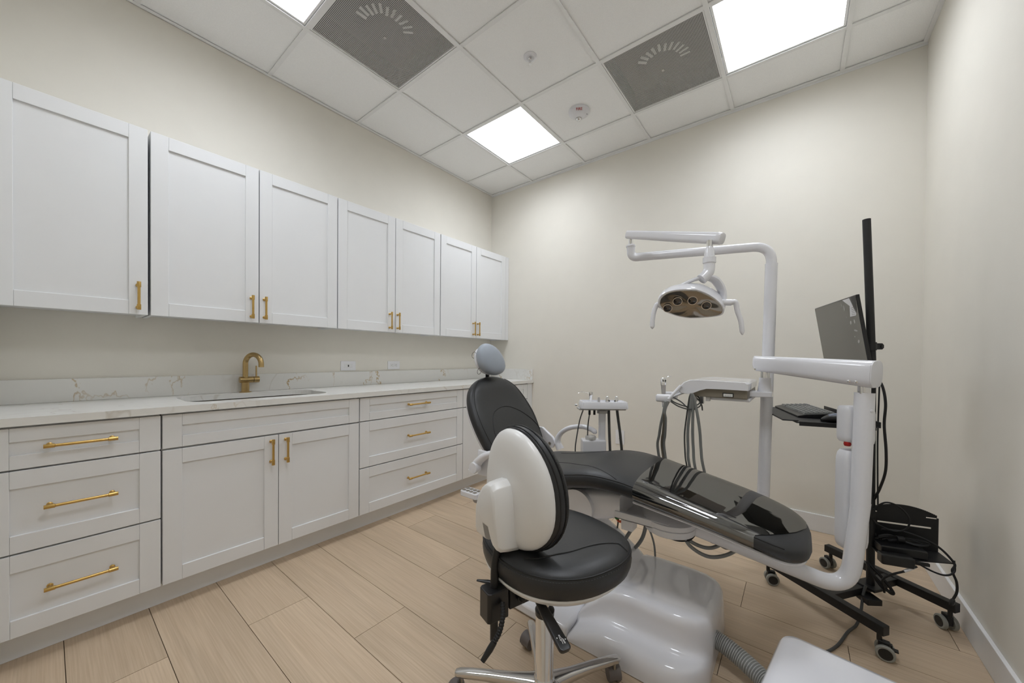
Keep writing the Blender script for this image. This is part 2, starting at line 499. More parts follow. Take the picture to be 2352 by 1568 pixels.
box(bm, e, 0.0025, YF, -e, H - 0.0005, H + 0.02); box(bm, e, RW - e, -0.0025, -e, H - 0.02 + 0.005, H + 0.004)
struct('trim_2', bm, 'grid', smooth=False)

# ceiling lights
def ceiling_light(i, j, label):
    x0, x1, y0, y1 = tile_rect(i, j)
    cx, cy = (x0 + x1) / 2, (y0 + y1) / 2
    t = thing('ceiling_light', label, 'ceiling light', (cx, cy, H), 0, 'square ceiling light panels')
    h = T / 2 - 0.0135; hi = h - 0.012
    bm = B()
    for (a, b, c, d) in ((-h, h, -h, -hi), (-h, h, hi, h), (-h, -hi, -hi, hi), (hi, h, -hi, hi)):
        box(bm, a, b, c, d, 0.007, 0.05)
    box(bm, -h, h, -h, h, 0.05, 0.056)
    obj('frame', bm, 'grid', t, smooth=False, local=True)
    bm = B(); box(bm, -hi + 0.001, hi - 0.001, -hi + 0.001, hi - 0.001, 0.026, 0.03)
    obj('diffuser', bm, 'panel', t, smooth=False, local=True)
ceiling_light(1, 1, 'square ceiling light panel nearest the back left corner of the room')
ceiling_light(4, 1, 'large looking square ceiling light panel beside the grille near the right wall')
ceiling_light(1, 4, 'square ceiling light panel cut by the top edge above the tall wall cabinets')
ceiling_light(4, 4, 'square ceiling light panel behind the camera near the right wall')

def air_vent(i, j, label, a0, a1):
    x0, x1, y0, y1 = tile_rect(i, j)
    cx, cy = (x0 + x1) / 2, (y0 + y1) / 2
    t = thing('air_vent', label, 'vent', (cx, cy, H), 0, 'perforated square ceiling vents')
    h = T / 2 - 0.0135; hi = h - 0.008
    bm = B()
    for (a, b, c, d) in ((-h, h, -h, -hi), (-h, h, hi, h), (-h, -hi, -hi, hi), (hi, h, -hi, hi)):
        box(bm, a, b, c, d, 0.004, 0.012)
    obj('frame', bm, 'grid', t, smooth=False, local=True)
    bm = B()
    v = [bm.verts.new(p) for p in ((-hi, -hi, 0.006), (hi, -hi, 0.006), (hi, hi, 0.006), (-hi, hi, 0.006))]
    bm.faces.new(v)
    obj('perforated_plate', bm, 'perf', t, smooth=False, local=True)
    bm = B()
    box(bm, -h, h, -h, h, 0.14, 0.15)
    for (a, b, c, d) in ((-h, h, -h, -hi), (-h, h, hi, h), (-h, -hi, -hi, hi), (hi, h, -hi, hi)): box(bm, a, b, c, d, 0.012, 0.14)
    obj('plenum_box', bm, 'duct', t, smooth=False, local=True)
    n = 26
    for k in range(n):
        a = 2 * PI * k / n
        lit = (k - a0) % n <= a1  # light on the vanes is painted: pale material along one arc, dark elsewhere
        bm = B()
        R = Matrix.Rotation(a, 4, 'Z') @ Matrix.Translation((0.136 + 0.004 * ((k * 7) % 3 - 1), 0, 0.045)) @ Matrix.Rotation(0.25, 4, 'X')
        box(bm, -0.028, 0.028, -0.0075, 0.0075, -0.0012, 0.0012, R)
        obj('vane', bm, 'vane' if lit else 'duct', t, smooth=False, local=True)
    bm = B(); lathe(bm, [(0.006, 0.003), (0.009, 0.0035), (0.009, 0.0055)], None, 16)
    obj('screw', bm, 'ltgrey', t, local=True)
air_vent(1, 3, 'dark perforated square ceiling grille above the wall cabinets', 19, 10)
air_vent(3, 1, 'dark perforated square ceiling grille between fire alarm and right light panel', 16, 10)

# fire alarm and sprinkler
t = thing('fire_alarm', 'round white ceiling alarm with red FIRE lettering', 'fire alarm', (1.480, -0.677, H + 0.008))
bm = B(); lathe(bm, [(0.078, 0), (0.078, -0.012), (0.072, -0.02), (0.055, -0.03), (0.05, -0.036), (0.035, -0.041), (0.0, -0.042)], None, 40)
obj('base', bm, 'whitem', t, local=True)
bm = B(); lathe(bm, [(0.02, -0.036), (0.02, -0.046), (0.015, -0.054), (0.006, -0.058), (0, -0.058)], Matrix.Translation(V((-0.012, 0.018, 0))), 20)
obj('lens', bm, 'chrome', t, local=True)
bm = B(); lathe(bm, [(0.0235, -0.0405), (0.0235, -0.0435), (0.0205, -0.0435), (0.0205, -0.0405)], Matrix.Translation(V((-0.012, 0.018, 0))), 24)
obj('lens_ring', bm, 'ltgrey', t, local=True)
bm = B(); box(bm, 0.05, 0.054, 0.012, 0.030, -0.029, -0.0265)
obj('sounder_slot', bm, 'slot', t, smooth=False, local=True)
def text_mesh(name, body, size, m, parent, mtx, extrude=0.0006):
    c = bpy.data.curves.new(name, 'FONT'); c.body = body; c.size = size; c.extrude = extrude; c.align_x = 'CENTER'; c.align_y = 'CENTER'
    o = bpy.data.objects.new(name, c); COL.objects.link(o)
    me = bpy.data.meshes.new_from_object(o)
    bpy.data.objects.remove(o); bpy.data.curves.remove(c)
    me.name = name; me.transform(mtx)
    bm = B(); bm.from_mesh(me); bpy.data.meshes.remove(me)
    return obj(name, bm, m, parent, smooth=False, local=True)
# readable from below; the letters' tops point to the room's near right corner
_x = V((.880, .475, 0)); _o = V((.475, -.880, 0)); _c, _s = math.cos(.53), math.sin(.53)
_y = _o * _c + V((0, 0, 1)) * _s; _z = _x.cross(_y); _p = _o * .0635 + V((0, 0, -.0258)) + _z * .0006
text_mesh('fire_lettering', 'FIRE', 0.026, 'redtext', t, Matrix(((_x.x, _y.x, _z.x, _p.x), (_x.y, _y.y, _z.y, _p.y), (_x.z, _y.z, _z.z, _p.z), (0, 0, 0, 1))))

t = thing('fire_sprinkler', 'small pendant fire sprinkler in a round white ring on the ceiling', 'sprinkler', (1.475, -1.302, H + 0.008))
bm = B(); lathe(bm, [(0.042, 0), (0.042, -0.003), (0.032, -0.0075), (0.026, -0.008), (0.023, -0.005), (0.0, -0.005)], None, 32)
obj('escutcheon', bm, 'whitem', t, local=True)
bm = B(); lathe(bm, [(0.011, 0), (0.011, -0.014), (0.007, -0.016), (0.0035, -0.02), (0.003, -0.045), (0, -0.045)], None, 16)
obj('sprinkler_body', bm, 'chrome', t, local=True)
bm = B()
for s in (-1, 1): tube(bm, bend([(s * 0.009, 0, -0.012), (s * 0.010, 0, -0.03), (0, 0, -0.046)], 0.008, 4), 0.0015, 6)
obj('frame_arm', bm, 'chrome', t, local=True)
bm = B(); lathe(bm, [(0.0, -0.046), (0.011, -0.046), (0.011, -0.048), (0, -0.048)], None, 16)
obj('deflector', bm, 'chrome', t, local=True)

# ------------------------------------------------------------------ cabinets on the left wall
XU, ZUB, ZUT = 0.2604, 1.332, 2.2420
XB, ZC = 0.5906, 0.9065

def shaker(bm, x, y0, y1, z0, z1, st=0.065, rt=0.065, rb=0.065, th=0.02, rec=0.008):
    """door / drawer front lying in a plane x=const, face at x"""
    box(bm, x - th, x, y0, y0 + st, z0, z1); box(bm, x - th, x, y1 - st, y1, z0, z1)
    e = 0.0004
    box(bm, x - th, x, y0 + st + e, y1 - st - e, z0, z0 + rb); box(bm, x - th, x, y0 + st + e, y1 - st - e, z1 - rt, z1)
    box(bm, x - th + 0.003, x - rec, y0 + st - 0.005, y1 - st + 0.005, z0 + rb - 0.005, z1 - rt + 0.005)

HM = {}
def handle(parent, x, y, z, length, vertical):
    key = round(length, 3)
    if key not in HM:
        bm = B(); L = length / 2; off = 0.034
        lathe(bm, [(0.0, -L), (0.0072, -L), (0.0075, -L + 0.001), (0.0075, -L + 0.026), (0.0055, -L + 0.027), (0.0055, L - 0.027), (0.0075, L - 0.026), (0.0075, L - 0.001), (0.0072, L), (0, L)], Matrix.Translation((off, 0, 0)), 16)
        for s in (-1, 1):
            lathe(bm, [(0.0085, 0.0005), (0.0085, 0.003), (0.005, 0.005), (0.005, off)], Matrix.Translation((0, 0, s * (L - 0.014))) @ Matrix.Rotation(PI / 2, 4, 'Y'), 14)
        o = obj('handle', bm, 'brass', parent, local=True)
        HM[key] = o
    else:
        o = HM[key].copy(); COL.objects.link(o); o.parent = parent; WM[o] = WM[parent]
    base = WM[parent].inverted() @ V((x, y, z))
    o.location = base
    o.rotation_euler = (0, 0, 0) if vertical else (PI / 2, 0, 0)
    return o

def upper_cabinet(label, y0, y1, doors, filler=None):
    t = thing('wall_cabinet', label, 'wall cabinet', (0, (y0 + y1) / 2, ZUB), 0, 'white shaker wall cabinets')
    bm = B()
    box(bm, 0.001, XU - 0.022, y0, y0 + 0.016, ZUB + 0.001, ZUT); box(bm, 0.001, XU - 0.022, y1 - 0.016, y1, ZUB + 0.001, ZUT)
    box(bm, 0.001, XU - 0.022, y0 + 0.016, y1 - 0.016, ZUB + 0.012, ZUB + 0.028)
    box(bm, 0.001, XU - 0.022, y0 + 0.016, y1 - 0.016, ZUT - 0.016, ZUT)
    box(bm, 0.001, 0.01, y0 + 0.016, y1 - 0.016, ZUB + 0.028, ZUT - 0.016)
    obj('body', bm, 'cab', t, smooth=False)
    for (a, b, hy) in doors:
        bm = B(); shaker(bm, XU, a, b, ZUB, ZUT, rt=0.066, rb=0.066)
        d = obj('door', bm, 'cab', t, smooth=False, bevel=0.0012, bseg=1)
        handle(d, XU, hy, 1.42, 0.135, True)
    if filler:
        bm = B(); box(bm, XU - 0.02, XU - 0.0005, filler[0], filler[1], ZUB, ZUT)
        obj('filler_strip', bm, 'cab', t, smooth=False)
    return t
upper_cabinet('single door white wall cabinet at the left edge with brass bar pull', -3.281, -2.8265, [(-3.281, -2.8265, -2.861)])
upper_cabinet('white two door wall cabinet above the sink with brass pulls', -2.8165, -1.894, [(-2.8165, -2.3605, -2.398), (-2.3555, -1.895, -2.332)])
upper_cabinet('white two door wall cabinet above the two wall plates', -1.888, -0.975, [(-1.888, -1.4345, -1.484), (-1.4295, -0.975, -1.414)])
upper_cabinet('white two door wall cabinet touching the back wall', -0.968, -0.004, [(-0.9665, -0.513, -0.557), (-0.508, -0.056, -0.494)], (-0.054, -0.002))

def base_body(t, y0, y1):
    bm = B()
    box(bm, 0.001, XB - 0.022, y0, y0 + 0.016, 0.111, 0.876); box(bm, 0.001, XB - 0.022, y1 - 0.016, y1, 0.111, 0.876)
    box(bm, 0.001, XB - 0.022, y0 + 0.016, y1 - 0.016, 0.111, 0.127)
    box(bm, 0.001, 0.012, y0 + 0.016, y1 - 0.016, 0.127, 0.876)
    box(bm, XB - 0.04, XB - 0.022, y0 + 0.016, y1 - 0.016, 0.86, 0.876)
    box(bm, XB - 0.04, XB - 0.024, y0 + 0.016, y1 - 0.016, 0.127, 0.86)
    return obj('body', bm, 'cab', t, smooth=False)

DR = [(0.719, 0.8675, 0.05, 0.05), (0.4165, 0.7125, 0.0635, 0.0635), (0.1125, 0.410, 0.0635, 0.0635)]
def drawer_cabinet(label, y0, y1, hc, hl):
    t = thing('base_cabinet', label, 'base cabinet', (0, (y0 + y1) / 2, 0.111), 0, 'white shaker base cabinets')
    base_body(t, y0, y1)
    for (a, b, rt, rb), hz in zip(DR, (0.796, 0.572, 0.266)):
        bm = B(); shaker(bm, XB, y0, y1, a, b, rt=rt, rb=rb)
        d = obj('drawer', bm, 'cab', t, smooth=False, bevel=0.0012, bseg=1)
        handle(d, XB, hc, hz, hl, False)
    return t
drawer_cabinet('white three drawer base cabinet at the left edge with long brass pulls', -3.281, -2.8275, -3.049, 0.185)
drawer_cabinet('white three drawer base cabinet between sink cabinet and dental chair', -1.907, -1.0035, -1.463, 0.185)
t = thing('base_cabinet', 'white sink base cabinet with blank panel over two doors', 'base cabinet', (0, -2.367, 0.111), 0, 'white shaker base cabinets')
base_body(t, -2.8225, -1.912)
bm = B(); shaker(bm, XB, -2.8215, -1.9135, 0.719, 0.8675, rt=0.05, rb=0.05)
obj('blank_panel', bm, 'cab', t, smooth=False, bevel=0.0012, bseg=1)
for a, b, hy in ((-2.8215, -2.3695, -2.404), (-2.3665, -1.9135, -2.334)):
    bm = B(); shaker(bm, XB, a, b, 0.1125, 0.7105)
    d = obj('door', bm, 'cab', t, smooth=False, bevel=0.0012, bseg=1)
    handle(d, XB, hy, 0.627, 0.135, True)
t = thing('base_cabinet', 'white base cabinet in the corner behind the dental chair', 'base cabinet', (0, -0.5, 0.111), 0, 'white shaker base cabinets')
base_body(t, -0.999, -0.085)
bm = B(); shaker(bm, XB, -0.9985, -0.0865, 0.719, 0.8675, rt=0.05, rb=0.05)
d = obj('drawer', bm, 'cab', t, smooth=False, bevel=0.0012, bseg=1); handle(d, XB, -0.542, 0.796, 0.185, False)
for a, b, hy in ((-0.9985, -0.544, -0.578), (-0.541, -0.0865, -0.507)):
    bm = B(); shaker(bm, XB, a, b, 0.1125, 0.7105)
    d = obj('door', bm, 'cab', t, smooth=False, bevel=0.0012, bseg=1); handle(d, XB, hy, 0.627, 0.135, True)
bm = B(); box(bm, XB - 0.02, XB - 0.0005, -0.0835, -0.002, 0.1125, 0.876)
obj('filler_strip', bm, 'cab', t, smooth=False)

bm = B(); box(bm, 0.50, 0.5171, -3.284, -0.016, 0.001, 0.1105)
tag(obj('toe_kick', bm, 'cab', smooth=False), 'long white toe kick board under the base cabinets', 'toe kick')

# countertop with undermount sink
bm = B()
outer = [(0.001, -3.2845), (0.61, -3.2845), (0.61, -0.0015), (0.001, -0.0015)]
hole = rrect(0.118, 0.488, -2.712, -2.040, 0.085, 8)
def add_loop(bm, pts, z):
    v = [bm.verts.new((p[0], p[1], z)) for p in pts]
    return v, [bm.edges.new((v[i], v[(i + 1) % len(v)])) for i in range(len(v))]
for z in (ZC, ZC - 0.03):
    vo, eo = add_loop(bm, outer, z); vh, eh = add_loop(bm, hole, z)
    bmesh.ops.triangle_fill(bm, use_beauty=True, edges=eo + eh)
    if z == ZC: top = (vo, vh)
    else:
        for A_, B_ in zip(top, (vo, vh)):
            for i in range(len(A_)):
                j = (i + 1) % len(A_); bm.faces.new((A_[i], A_[j], B_[j], B_[i]))
tag(obj('countertop', bm, 'quartz', smooth=False), 'long white quartz countertop with faint gold veins', 'countertop')
t = thing('backsplash', 'low white quartz backsplash strip with gold veins behind the tap', 'backsplash', (0.01, -1.64, ZC))
bm = B(); box(bm, 0.0008, 0.02, -3.284, -0.0008, ZC + 0.0003, 1.0165); obj('back_strip', bm, 'quartz', t, smooth=False, bevel=0.001, bseg=1)
bm = B(); box(bm, 0.0205, 0.603, -0.02, -0.0008, ZC + 0.0003, 1.0165); obj('side_strip', bm, 'quartz', t, smooth=False, bevel=0.001, bseg=1)

t = thing('sink', 'stainless undermount sink set in the quartz countertop', 'sink', (0.31, -2.375, 0.67))
bm = B()
rings = []
for k, (g, z) in enumerate(((0.012, 0.875), (0.004, 0.872), (-0.004, 0.72), (-0.02, 0.69), (-0.06, 0.68))):
    rings.append([V((p[0], p[1], z)) for p in rrect(0.118 - g, 0.488 + g, -2.712 - g, -2.040 + g, 0.085 + g * 0.6, 8)])
loft(bm, rings, cap=False)
bm.faces.new(bm.verts[-len(rings[0]):] if False else [v for v in list(bm.verts)[-len(rings[0]):]])
obj('bowl', bm, 'steel', t)
bm = B(); lathe(bm, [(0.045, 0), (0.045, 0.004), (0.03, 0.002), (0, 0.001)], Matrix.Translation((0.31, -2.375, 0.6805)), 24)
obj('drain', bm, 'chrome', t)

# faucet: cross valve body along the wall, gooseneck out over the sink
FX, FY = 0.066, -2.372
t = thing('faucet', 'brushed brass gooseneck faucet behind the sink', 'faucet', (FX, FY, ZC))
z0 = ZC + 0.0005
bm = B(); lathe(bm, [(0.031, 0), (0.031, 0.004), (0.0205, 0.0045), (0.0205, 0.062), (0.0, 0.062)], Matrix.Translation((FX, FY, z0)), 28)
obj('base', bm, 'brass2', t)
bm = B(); cyl(bm, (FX, FY - 0.030, z0 + 0.078), (FX, FY + 0.040, z0 + 0.078), 0.0195, 28)
obj('valve_body', bm, 'brass2', t)
bm = B(); cyl(bm, (FX, FY + 0.043, z0 + 0.078), (FX, FY + 0.072, z0 + 0.078), 0.0195, 28)
k = obj('handle_knob', bm, 'brass2', t)
bm = B(); cyl(bm, (FX, FY + 0.040, z0 + 0.078), (FX, FY + 0.043, z0 + 0.078), 0.0175, 24); obj('gasket', bm, 'slot', t)
bm = B(); cyl(bm, (FX, FY + 0.058, z0 + 0.092), (FX, FY + 0.058, z0 + 0.165), 0.0045, 12); obj('lever', bm, 'brass2', k)
bm = B()
arc = [V((FX, FY, z0 + 0.088)), V((FX, FY, z0 + 0.13))]
R_ = 0.0595; cz = z0 + 0.176; dx_, dy_ = 0.90, 0.436
for q in range(0, 25):
    a = PI - (PI + 0.10) * q / 24
    d_ = R_ + R_ * math.cos(a)
    arc.append(V((FX + d_ * dx_, FY + d_ * dy_, cz + R_ * math.sin(a))))
arc.append(arc[-1] + V((0.001, 0, -0.012)))
tube(bm, arc, 0.0145, 20); obj('spout', bm, 'brass2', t)

# wall plates
def wall_plate(label, cat, origin, normal, wdt, hgt, kind):
    t = thing('wall_outlet' if kind != 'data' else 'data_plate', label, cat, origin, 0)
    n = V(normal); x = V((0, 0, 1)).cross(n); mt = Matrix(((x.x, 0, n.x, 0), (x.y, 0, n.y, 0), (x.z, 1, n.z, 0), (0, 0, 0, 1)))
    bm = B(); prism(bm, rrect(-wdt / 2, wdt / 2, -hgt / 2, hgt / 2, 0.004, 3), 0.0005, 0.006, mt)
    obj('cover_plate', bm, 'platewhite', t, smooth=False, bevel=0.0015, local=True)
    if kind == 'data':
        bm = B(); box(bm, -0.034, 0.034, -0.0165, 0.0165, 0.006, 0.0075, mt); obj('insert', bm, 'trim', t, smooth=False, local=True, bevel=0.0006, bseg=1)
        bm = B(); box(bm, -0.005, 0.004, -0.0075, 0.0075, 0.0072, 0.0079, mt); obj('jack', bm, 'slot', t, smooth=False, local=True)
    else:
        hor = wdt > hgt
        q = (lambda a, b: (a, b)) if hor else (lambda a, b: (b, a))
        a, b = q(0.034, 0.0165)
        bm = B(); box(bm, -a, a, -b, b, 0.006, 0.0078, mt); obj('receptacle', bm, 'trim', t, smooth=False, local=True, bevel=0.0006, bseg=1)
        for s in (-1, 1):
            bm = B()
            for du, dv, w_, h_ in ((0.006, 0.0062, 0.0035, 0.001), (0.006, -0.0062, 0.003, 0.001), (-0.0065, 0, 0.002, 0.002)):
                u, v = q(s * 0.018 + du, dv); ww, hh = q(w_, h_)
                box(bm, u - ww, u + ww, v - hh, v + hh, 0.0076, 0.0082, mt)
            obj('socket', bm, 'slot', t, smooth=False, local=True)
wall_plate('white data jack plate on the left wall beside the tap', 'wall plate', (0, -1.681, 1.063), (1, 0, 0), 0.119, 0.075, 'data')
wall_plate('white horizontal power outlet on the wall above the backsplash', 'outlet', (0, -1.274, 1.064), (1, 0, 0), 0.117, 0.071, 'duplex')
wall_plate('white vertical power outlet low on the back wall behind the assistant tray', 'outlet', (1.558, 0, 0.435), (0, -1, 0), 0.08, 0.124, 'duplex')
#@@EQUIP@@
# ------------------------------------------------------------------ dental chair (long axis along X, head towards the left wall)
YC = -1.5
chair = thing('dental_chair', 'black reclining dental chair with white base and clear film over its leg rest', 'dental chair', (2.2, YC, 0))
SEAT = spline([V(p) for p in ((1.665, .572, .525, .15), (1.675, .590, .505, .21), (1.71, .604, .50, .24), (1.85, .622, .52, .252), (2.0, .650, .545, .253),
        (2.12, .672, .568, .252), (2.25, .668, .572, .25), (2.40, .640, .553, .246), (2.55, .609, .532, .241), (2.68, .580, .506, .233),
        (2.77, .556, .482, .214), (2.815, .540, .474, .180), (2.84, .526, .476, .135), (2.8525, .510, .486, .07))], 6)
NS = 40
SN = 3.2
def seat_at(x):
    for a, b in zip(SEAT[:-1], SEAT[1:]):
        if a[0] <= x <= b[0]:
            return a.lerp(b, (x - a[0]) / max(1e-9, b[0] - a[0]))
    return SEAT[0] if x < SEAT[0][0] else SEAT[-1]
def seat_pt(x, k, off=0.0):
    s = seat_at(x); zc = (s[1] + s[2]) / 2; b = (s[1] - s[2]) / 2
    y, z = sring(s[3] + off, b + off, SN, NS)[k]
    return V((x, YC + y, zc + z))
def seat_z(x, y, off=0.0):
    s = seat_at(x); zc = (s[1] + s[2]) / 2; b = (s[1] - s[2]) / 2
    q = min(1.0, abs(y - YC) / s[3])
    return zc + b * (1 - q ** SN) ** (1 / SN) + off
bm = B()
loft(bm, [[seat_pt(s[0], k) for k in range(NS)] for s in SEAT])
seat = obj('seat_cushion', bm, 'leather', chair)
def crease(pts, parent, r=0.0022, m='seam', n=10):
    bm = B(); tube(bm, spline(pts, n), r, 8); return obj('seam', bm, m, parent)
def on_seat(xy, off=-0.0006): return [V((x, y, seat_z(x, y, off))) for x, y in xy]
def dense(xy, n=8): return [(p.x, p.y) for p in spline([V((a, b, 0)) for a, b in xy], n)]
for s in (-1, 1):
    bm = B(); tube(bm, on_seat(dense([(1.78, YC + s * .10), (1.92, YC + s * .115), (2.02, YC + s * .15), (2.14, YC + s * .195), (2.235, YC + s * .235)])), 0.0022, 8)
    obj('seam', bm, 'seam', seat)
    bm = B(); tube(bm, [seat_pt(x, 2 if s > 0 else NS // 2 - 2, 0.0) for x in [1.70 + i * 0.03 for i in range(0, 37)]], 0.0024, 8)
    obj('seam', bm, 'seam', seat)
# clear film over the leg rest
def film_ring(u):
    out = []
    for k in range(NS):
        t = 2 * PI * k / NS
        c = math.cos(t)
        x0 = 2.302 - 0.004 * c
        q = (c + 1) / 2
        x1 = 2.700 + 0.140 * min(1.0, max(0.0, (q - 0.05) / 0.5)) ** 0.8
        out.append(seat_pt(x0 + (x1 - x0) * u, k, 0.003))
    return out
bm = B(); loft(bm, [film_ring(i / 44) for i in range(45)], cap=False)
obj('plastic_cover', bm, 'film', chair, label='clear glossy plastic film over the leg rest')

# back rest
BK = spline([V(p) for p in ((1.66, .545, .09, 0), (1.635, .575, .17, 0), (1.60, .625, .222, 0), (1.545, .70, .252, 0), (1.49, .79, .264, 0), (1.44, .87, .252, 0), (1.405, .94, .218, 0), (1.383, .99, .165, 0), (1.370, 1.018, .11, 0), (1.364, 1.031, .05, 0))], 6)
def back_ring(i, th, n0, off=0.0, N=36, sn=3.0, grow=0.0):
    p = BK[i]; a = BK[max(i - 1, 0)]; b = BK[min(i + 1, len(BK) - 1)]
    t = V((b[0] - a[0], 0, b[1] - a[1])).normalized()
    nrm = V((t.z, 0, -t.x))            # points to the front (+x)
    c = V((p[0], YC - 0.0, p[1])) - nrm * (n0 + th)
    hw = p[2] + grow
    k_end = min(1.0, 0.35 + 0.65 * hw / 0.2)
    out = []
    for y, z in sring(hw, th * k_end, sn, N):
        wing = 0.35 * (y * y)          # the wings come slightly forward
        out.append(c + V((0, y, 0)) + nrm * (z + wing))
    return out
bm = B(); loft(bm, [back_ring(i, 0.048, 0.0) for i in range(len(BK))])
back = obj('backrest', bm, 'leather', chair)
bm = B(); loft(bm, [back_ring(i, 0.018, 0.088, grow=-0.045) for i in range(0, len(BK) - 6)])
obj('back_shell', bm, 'white', chair, label='white shell behind the backrest')
def back_front(y, h, off=0.0):
    """point on the front face of the backrest: y offset from axis, h height"""
    for i in range(len(BK) - 1):
        if BK[i][1] <= h <= BK[i + 1][1]:
            f = (h - BK[i][1]) / (BK[i + 1][1] - BK[i][1]); p = BK[i].lerp(BK[i + 1], f); break
    t = V((BK[i + 1][0] - BK[i][0], 0, BK[i + 1][1] - BK[i][1])).normalized(); nrm = V((t.z, 0, -t.x))
    hw = p[2]; q = min(1.0, abs(y) / hw)
    th = 0.048 * min(1.0, 0.35 + 0.65 * hw / 0.2)
    z = th * (1 - q ** 3.0) ** (1 / 3.0) + 0.35 * y * y
    return V((p[0], YC + y, p[1])) + nrm * (z - 0.048 + off)
pts = [back_front(y, h) for y, h in [(p.x, p.y) for p in spline([V((-.185, .60, 0)), V((-.178, .66, 0)), V((-.165, .75, 0)), V((-.11, .825, 0)), V((0, .852, 0)), V((.10, .825, 0)), V((.19, .76, 0)), V((.24, .70, 0))], 8)]]
bm = B(); tube(bm, pts, 0.0026, 8); obj('seam', bm, 'seam', back)
for s in (-1, 1):
    pts = [back_front(s * (BK[i][2] * 0.90), BK[i][1]) for i in range(10, len(BK) - 8)]
    bm = B(); tube(bm, pts, 0.0024, 8); obj('seam', bm, 'seam', back)

# head rest
t_hr = V((-0.28, 0, 0.96)).normalized(); n_hr = V((0.96, 0, 0.28)).normalized()
hc = V((1.368, -1.528, 1.126))
def hr_ring(f, th, n0, scale=1.0, N=36):
    # f from -1 (bottom) to 1 (top)
    wdt = 0.104 * (max(0.0, 1 - abs(f) ** 2.3)) ** 0.5 * (1 - 0.16 * f) * scale
    tk = th * (max(0.0, 1 - abs(f) ** 2.6)) ** 0.5
    c = hc + t_hr * (0.096 * f * scale) - n_hr * n0
    sh = 0.016 * f
    return [c + V((0, y - sh, 0)) + n_hr * z for y, z in sring(max(wdt, 1e-3), max(tk, 1e-3), 2.4, N)]
FS = [-1, -.985, -.94, -.86, -.72, -.5, -.25, 0, .25, .5, .72, .86, .94, .985, 1]
bm = B(); loft(bm, [hr_ring(f, 0.043, 0.0) for f in FS]); hrest = obj('headrest', bm, 'greycush', chair, label='pale grey headrest cushion')
bm = B(); loft(bm, [hr_ring(f, 0.02, 0.040, 0.88) for f in FS]); obj('headrest_shell', bm, 'white', chair)
bm = B(); tube(bm, [(1.335, YC - .02, 1.08), (1.318, YC, 1.02), (1.30, YC, .97), (1.33, YC, .88)], 0.016, 10, flat=0.5); obj('headrest_post', bm, 'blackpl', chair)
for k, (fz, s) in enumerate(((0.025, 1), (-0.072, 1))):
    c = hc + t_hr * fz + V((-0.040, -0.092 if k == 0 else -0.075, 0))
    bm = B(); rg = [c + V((0.004 * math.sin(a * PI / 12), -0.016 * math.cos(a * PI / 12) , 0.018 * math.sin(a * PI / 12))) for a in range(0, 25)]
    tube(bm, rg, 0.0014, 6); obj('hook_ring', bm, 'castgrey', chair)

# arm rests
def arm(side):
    y = YC + side * 0.302
    bm = B(); P_ = spline([(1.655, y, .575), (1.634, y, .620), (1.655, y, .672), (1.715, y + side * .004, .713), (1.80, y + side * .006, .731), (1.86, y + side * .004, .722), (1.892, y, .706)], 8)
    n = len(P_)
    tube(bm, P_, [0.028 - 0.010 * min(1, i / (n * 0.35)) if i < n - 3 else 0.017 - 0.004 * (i - n + 3) for i in range(n)], 18, flat=0.8)
    a = obj('armrest', bm, 'white', chair)
    yi = y - side * 0.012
    bm = B()
    poly = [(1.49, .70), (1.535, .70), (1.612, .648), (1.632, .612), (1.615, .582), (1.58, .572), (1.55, .588), (1.49, .64)]
    loft(bm, [[V((px, yi - side * 0.014, pz)) for px, pz in poly], [V((px, yi + side * 0.006, pz)) for px, pz in poly]])
    obj('armrest_bracket', bm, 'white', chair, bevel=0.004, bseg=3)
    bm = B(); lathe(bm, [(0.0, -0.001), (0.024, 0), (0.026, 0.004), (0.026, 0.012), (0.022, 0.017), (0, 0.018)], axis_mtx((1.593, yi + side * 0.006, .607), (0, side, 0)), 24)
    obj('pivot_cap', bm, 'white', chair)
    bm = B(); lathe(bm, [(0.0, 0), (0.009, 0), (0.009, 0.0035), (0.006, 0.0035), (0.005, 0.001), (0, 0.001)], axis_mtx((1.593, yi - side * 0.0145, .607), (0, -side, 0)), 18)
    obj('pivot_bolt', bm, 'steel', chair)
arm(1)
# the near arm rest rises from its hub towards the seat
y = YC - 0.302
bm = B(); P_ = spline([(1.512, y, .560), (1.520, y, .588), (1.552, y, .625), (1.60, y, .655), (1.66, y, .672), (1.74, y, .682), (1.80, y, .676), (1.85, y, .660)], 8)
n = len(P_); tube(bm, P_, [0.034 * (0.55 + 0.45 * min(1, i / 6)) - 0.016 * min(1, i / (n * 0.6)) if i < n - 2 else 0.014 for i in range(n)], 18, flat=0.8)
obj('armrest', bm, 'white', chair)
bm = B(); lathe(bm, [(0.0, -0.03), (0.026, -0.03), (0.028, 0.0), (0.026, 0.006), (0.0, 0.007)], axis_mtx((1.530, y - 0.030, .584), (0, -1, 0)), 24); obj('pivot_cap', bm, 'white', chair)
bm = B(); box(bm, 1.50, 1.64, y + 0.030, y + 0.042, .53, .66); obj('armrest_bracket', bm, 'white', chair, bevel=0.01, bseg=3)
# keypad beside the seat
bm = B(); prism(bm, rrect(1.488, 1.60, -1.885, -1.822, 0.012), .452, .480); pad = obj('control_pad', bm, 'white', chair, bevel=0.004)
bm = B()
for i in range(4):
    for j in range(2): box(bm, 1.497 + i * .024, 1.513 + i * .024, -1.877 + j * .026, -1.860 + j * .026, .480, .4815)
obj('keypad_buttons', bm, 'taupe', pad, smooth=False)
bm = B(); tube(bm, bend([(1.56, -1.85, .455), (1.56, -1.85, .43), (1.66, -1.62, .43), (1.74, -1.56, .46)], 0.03), 0.011, 12); obj('control_pad_arm', bm, 'greymet', chair)

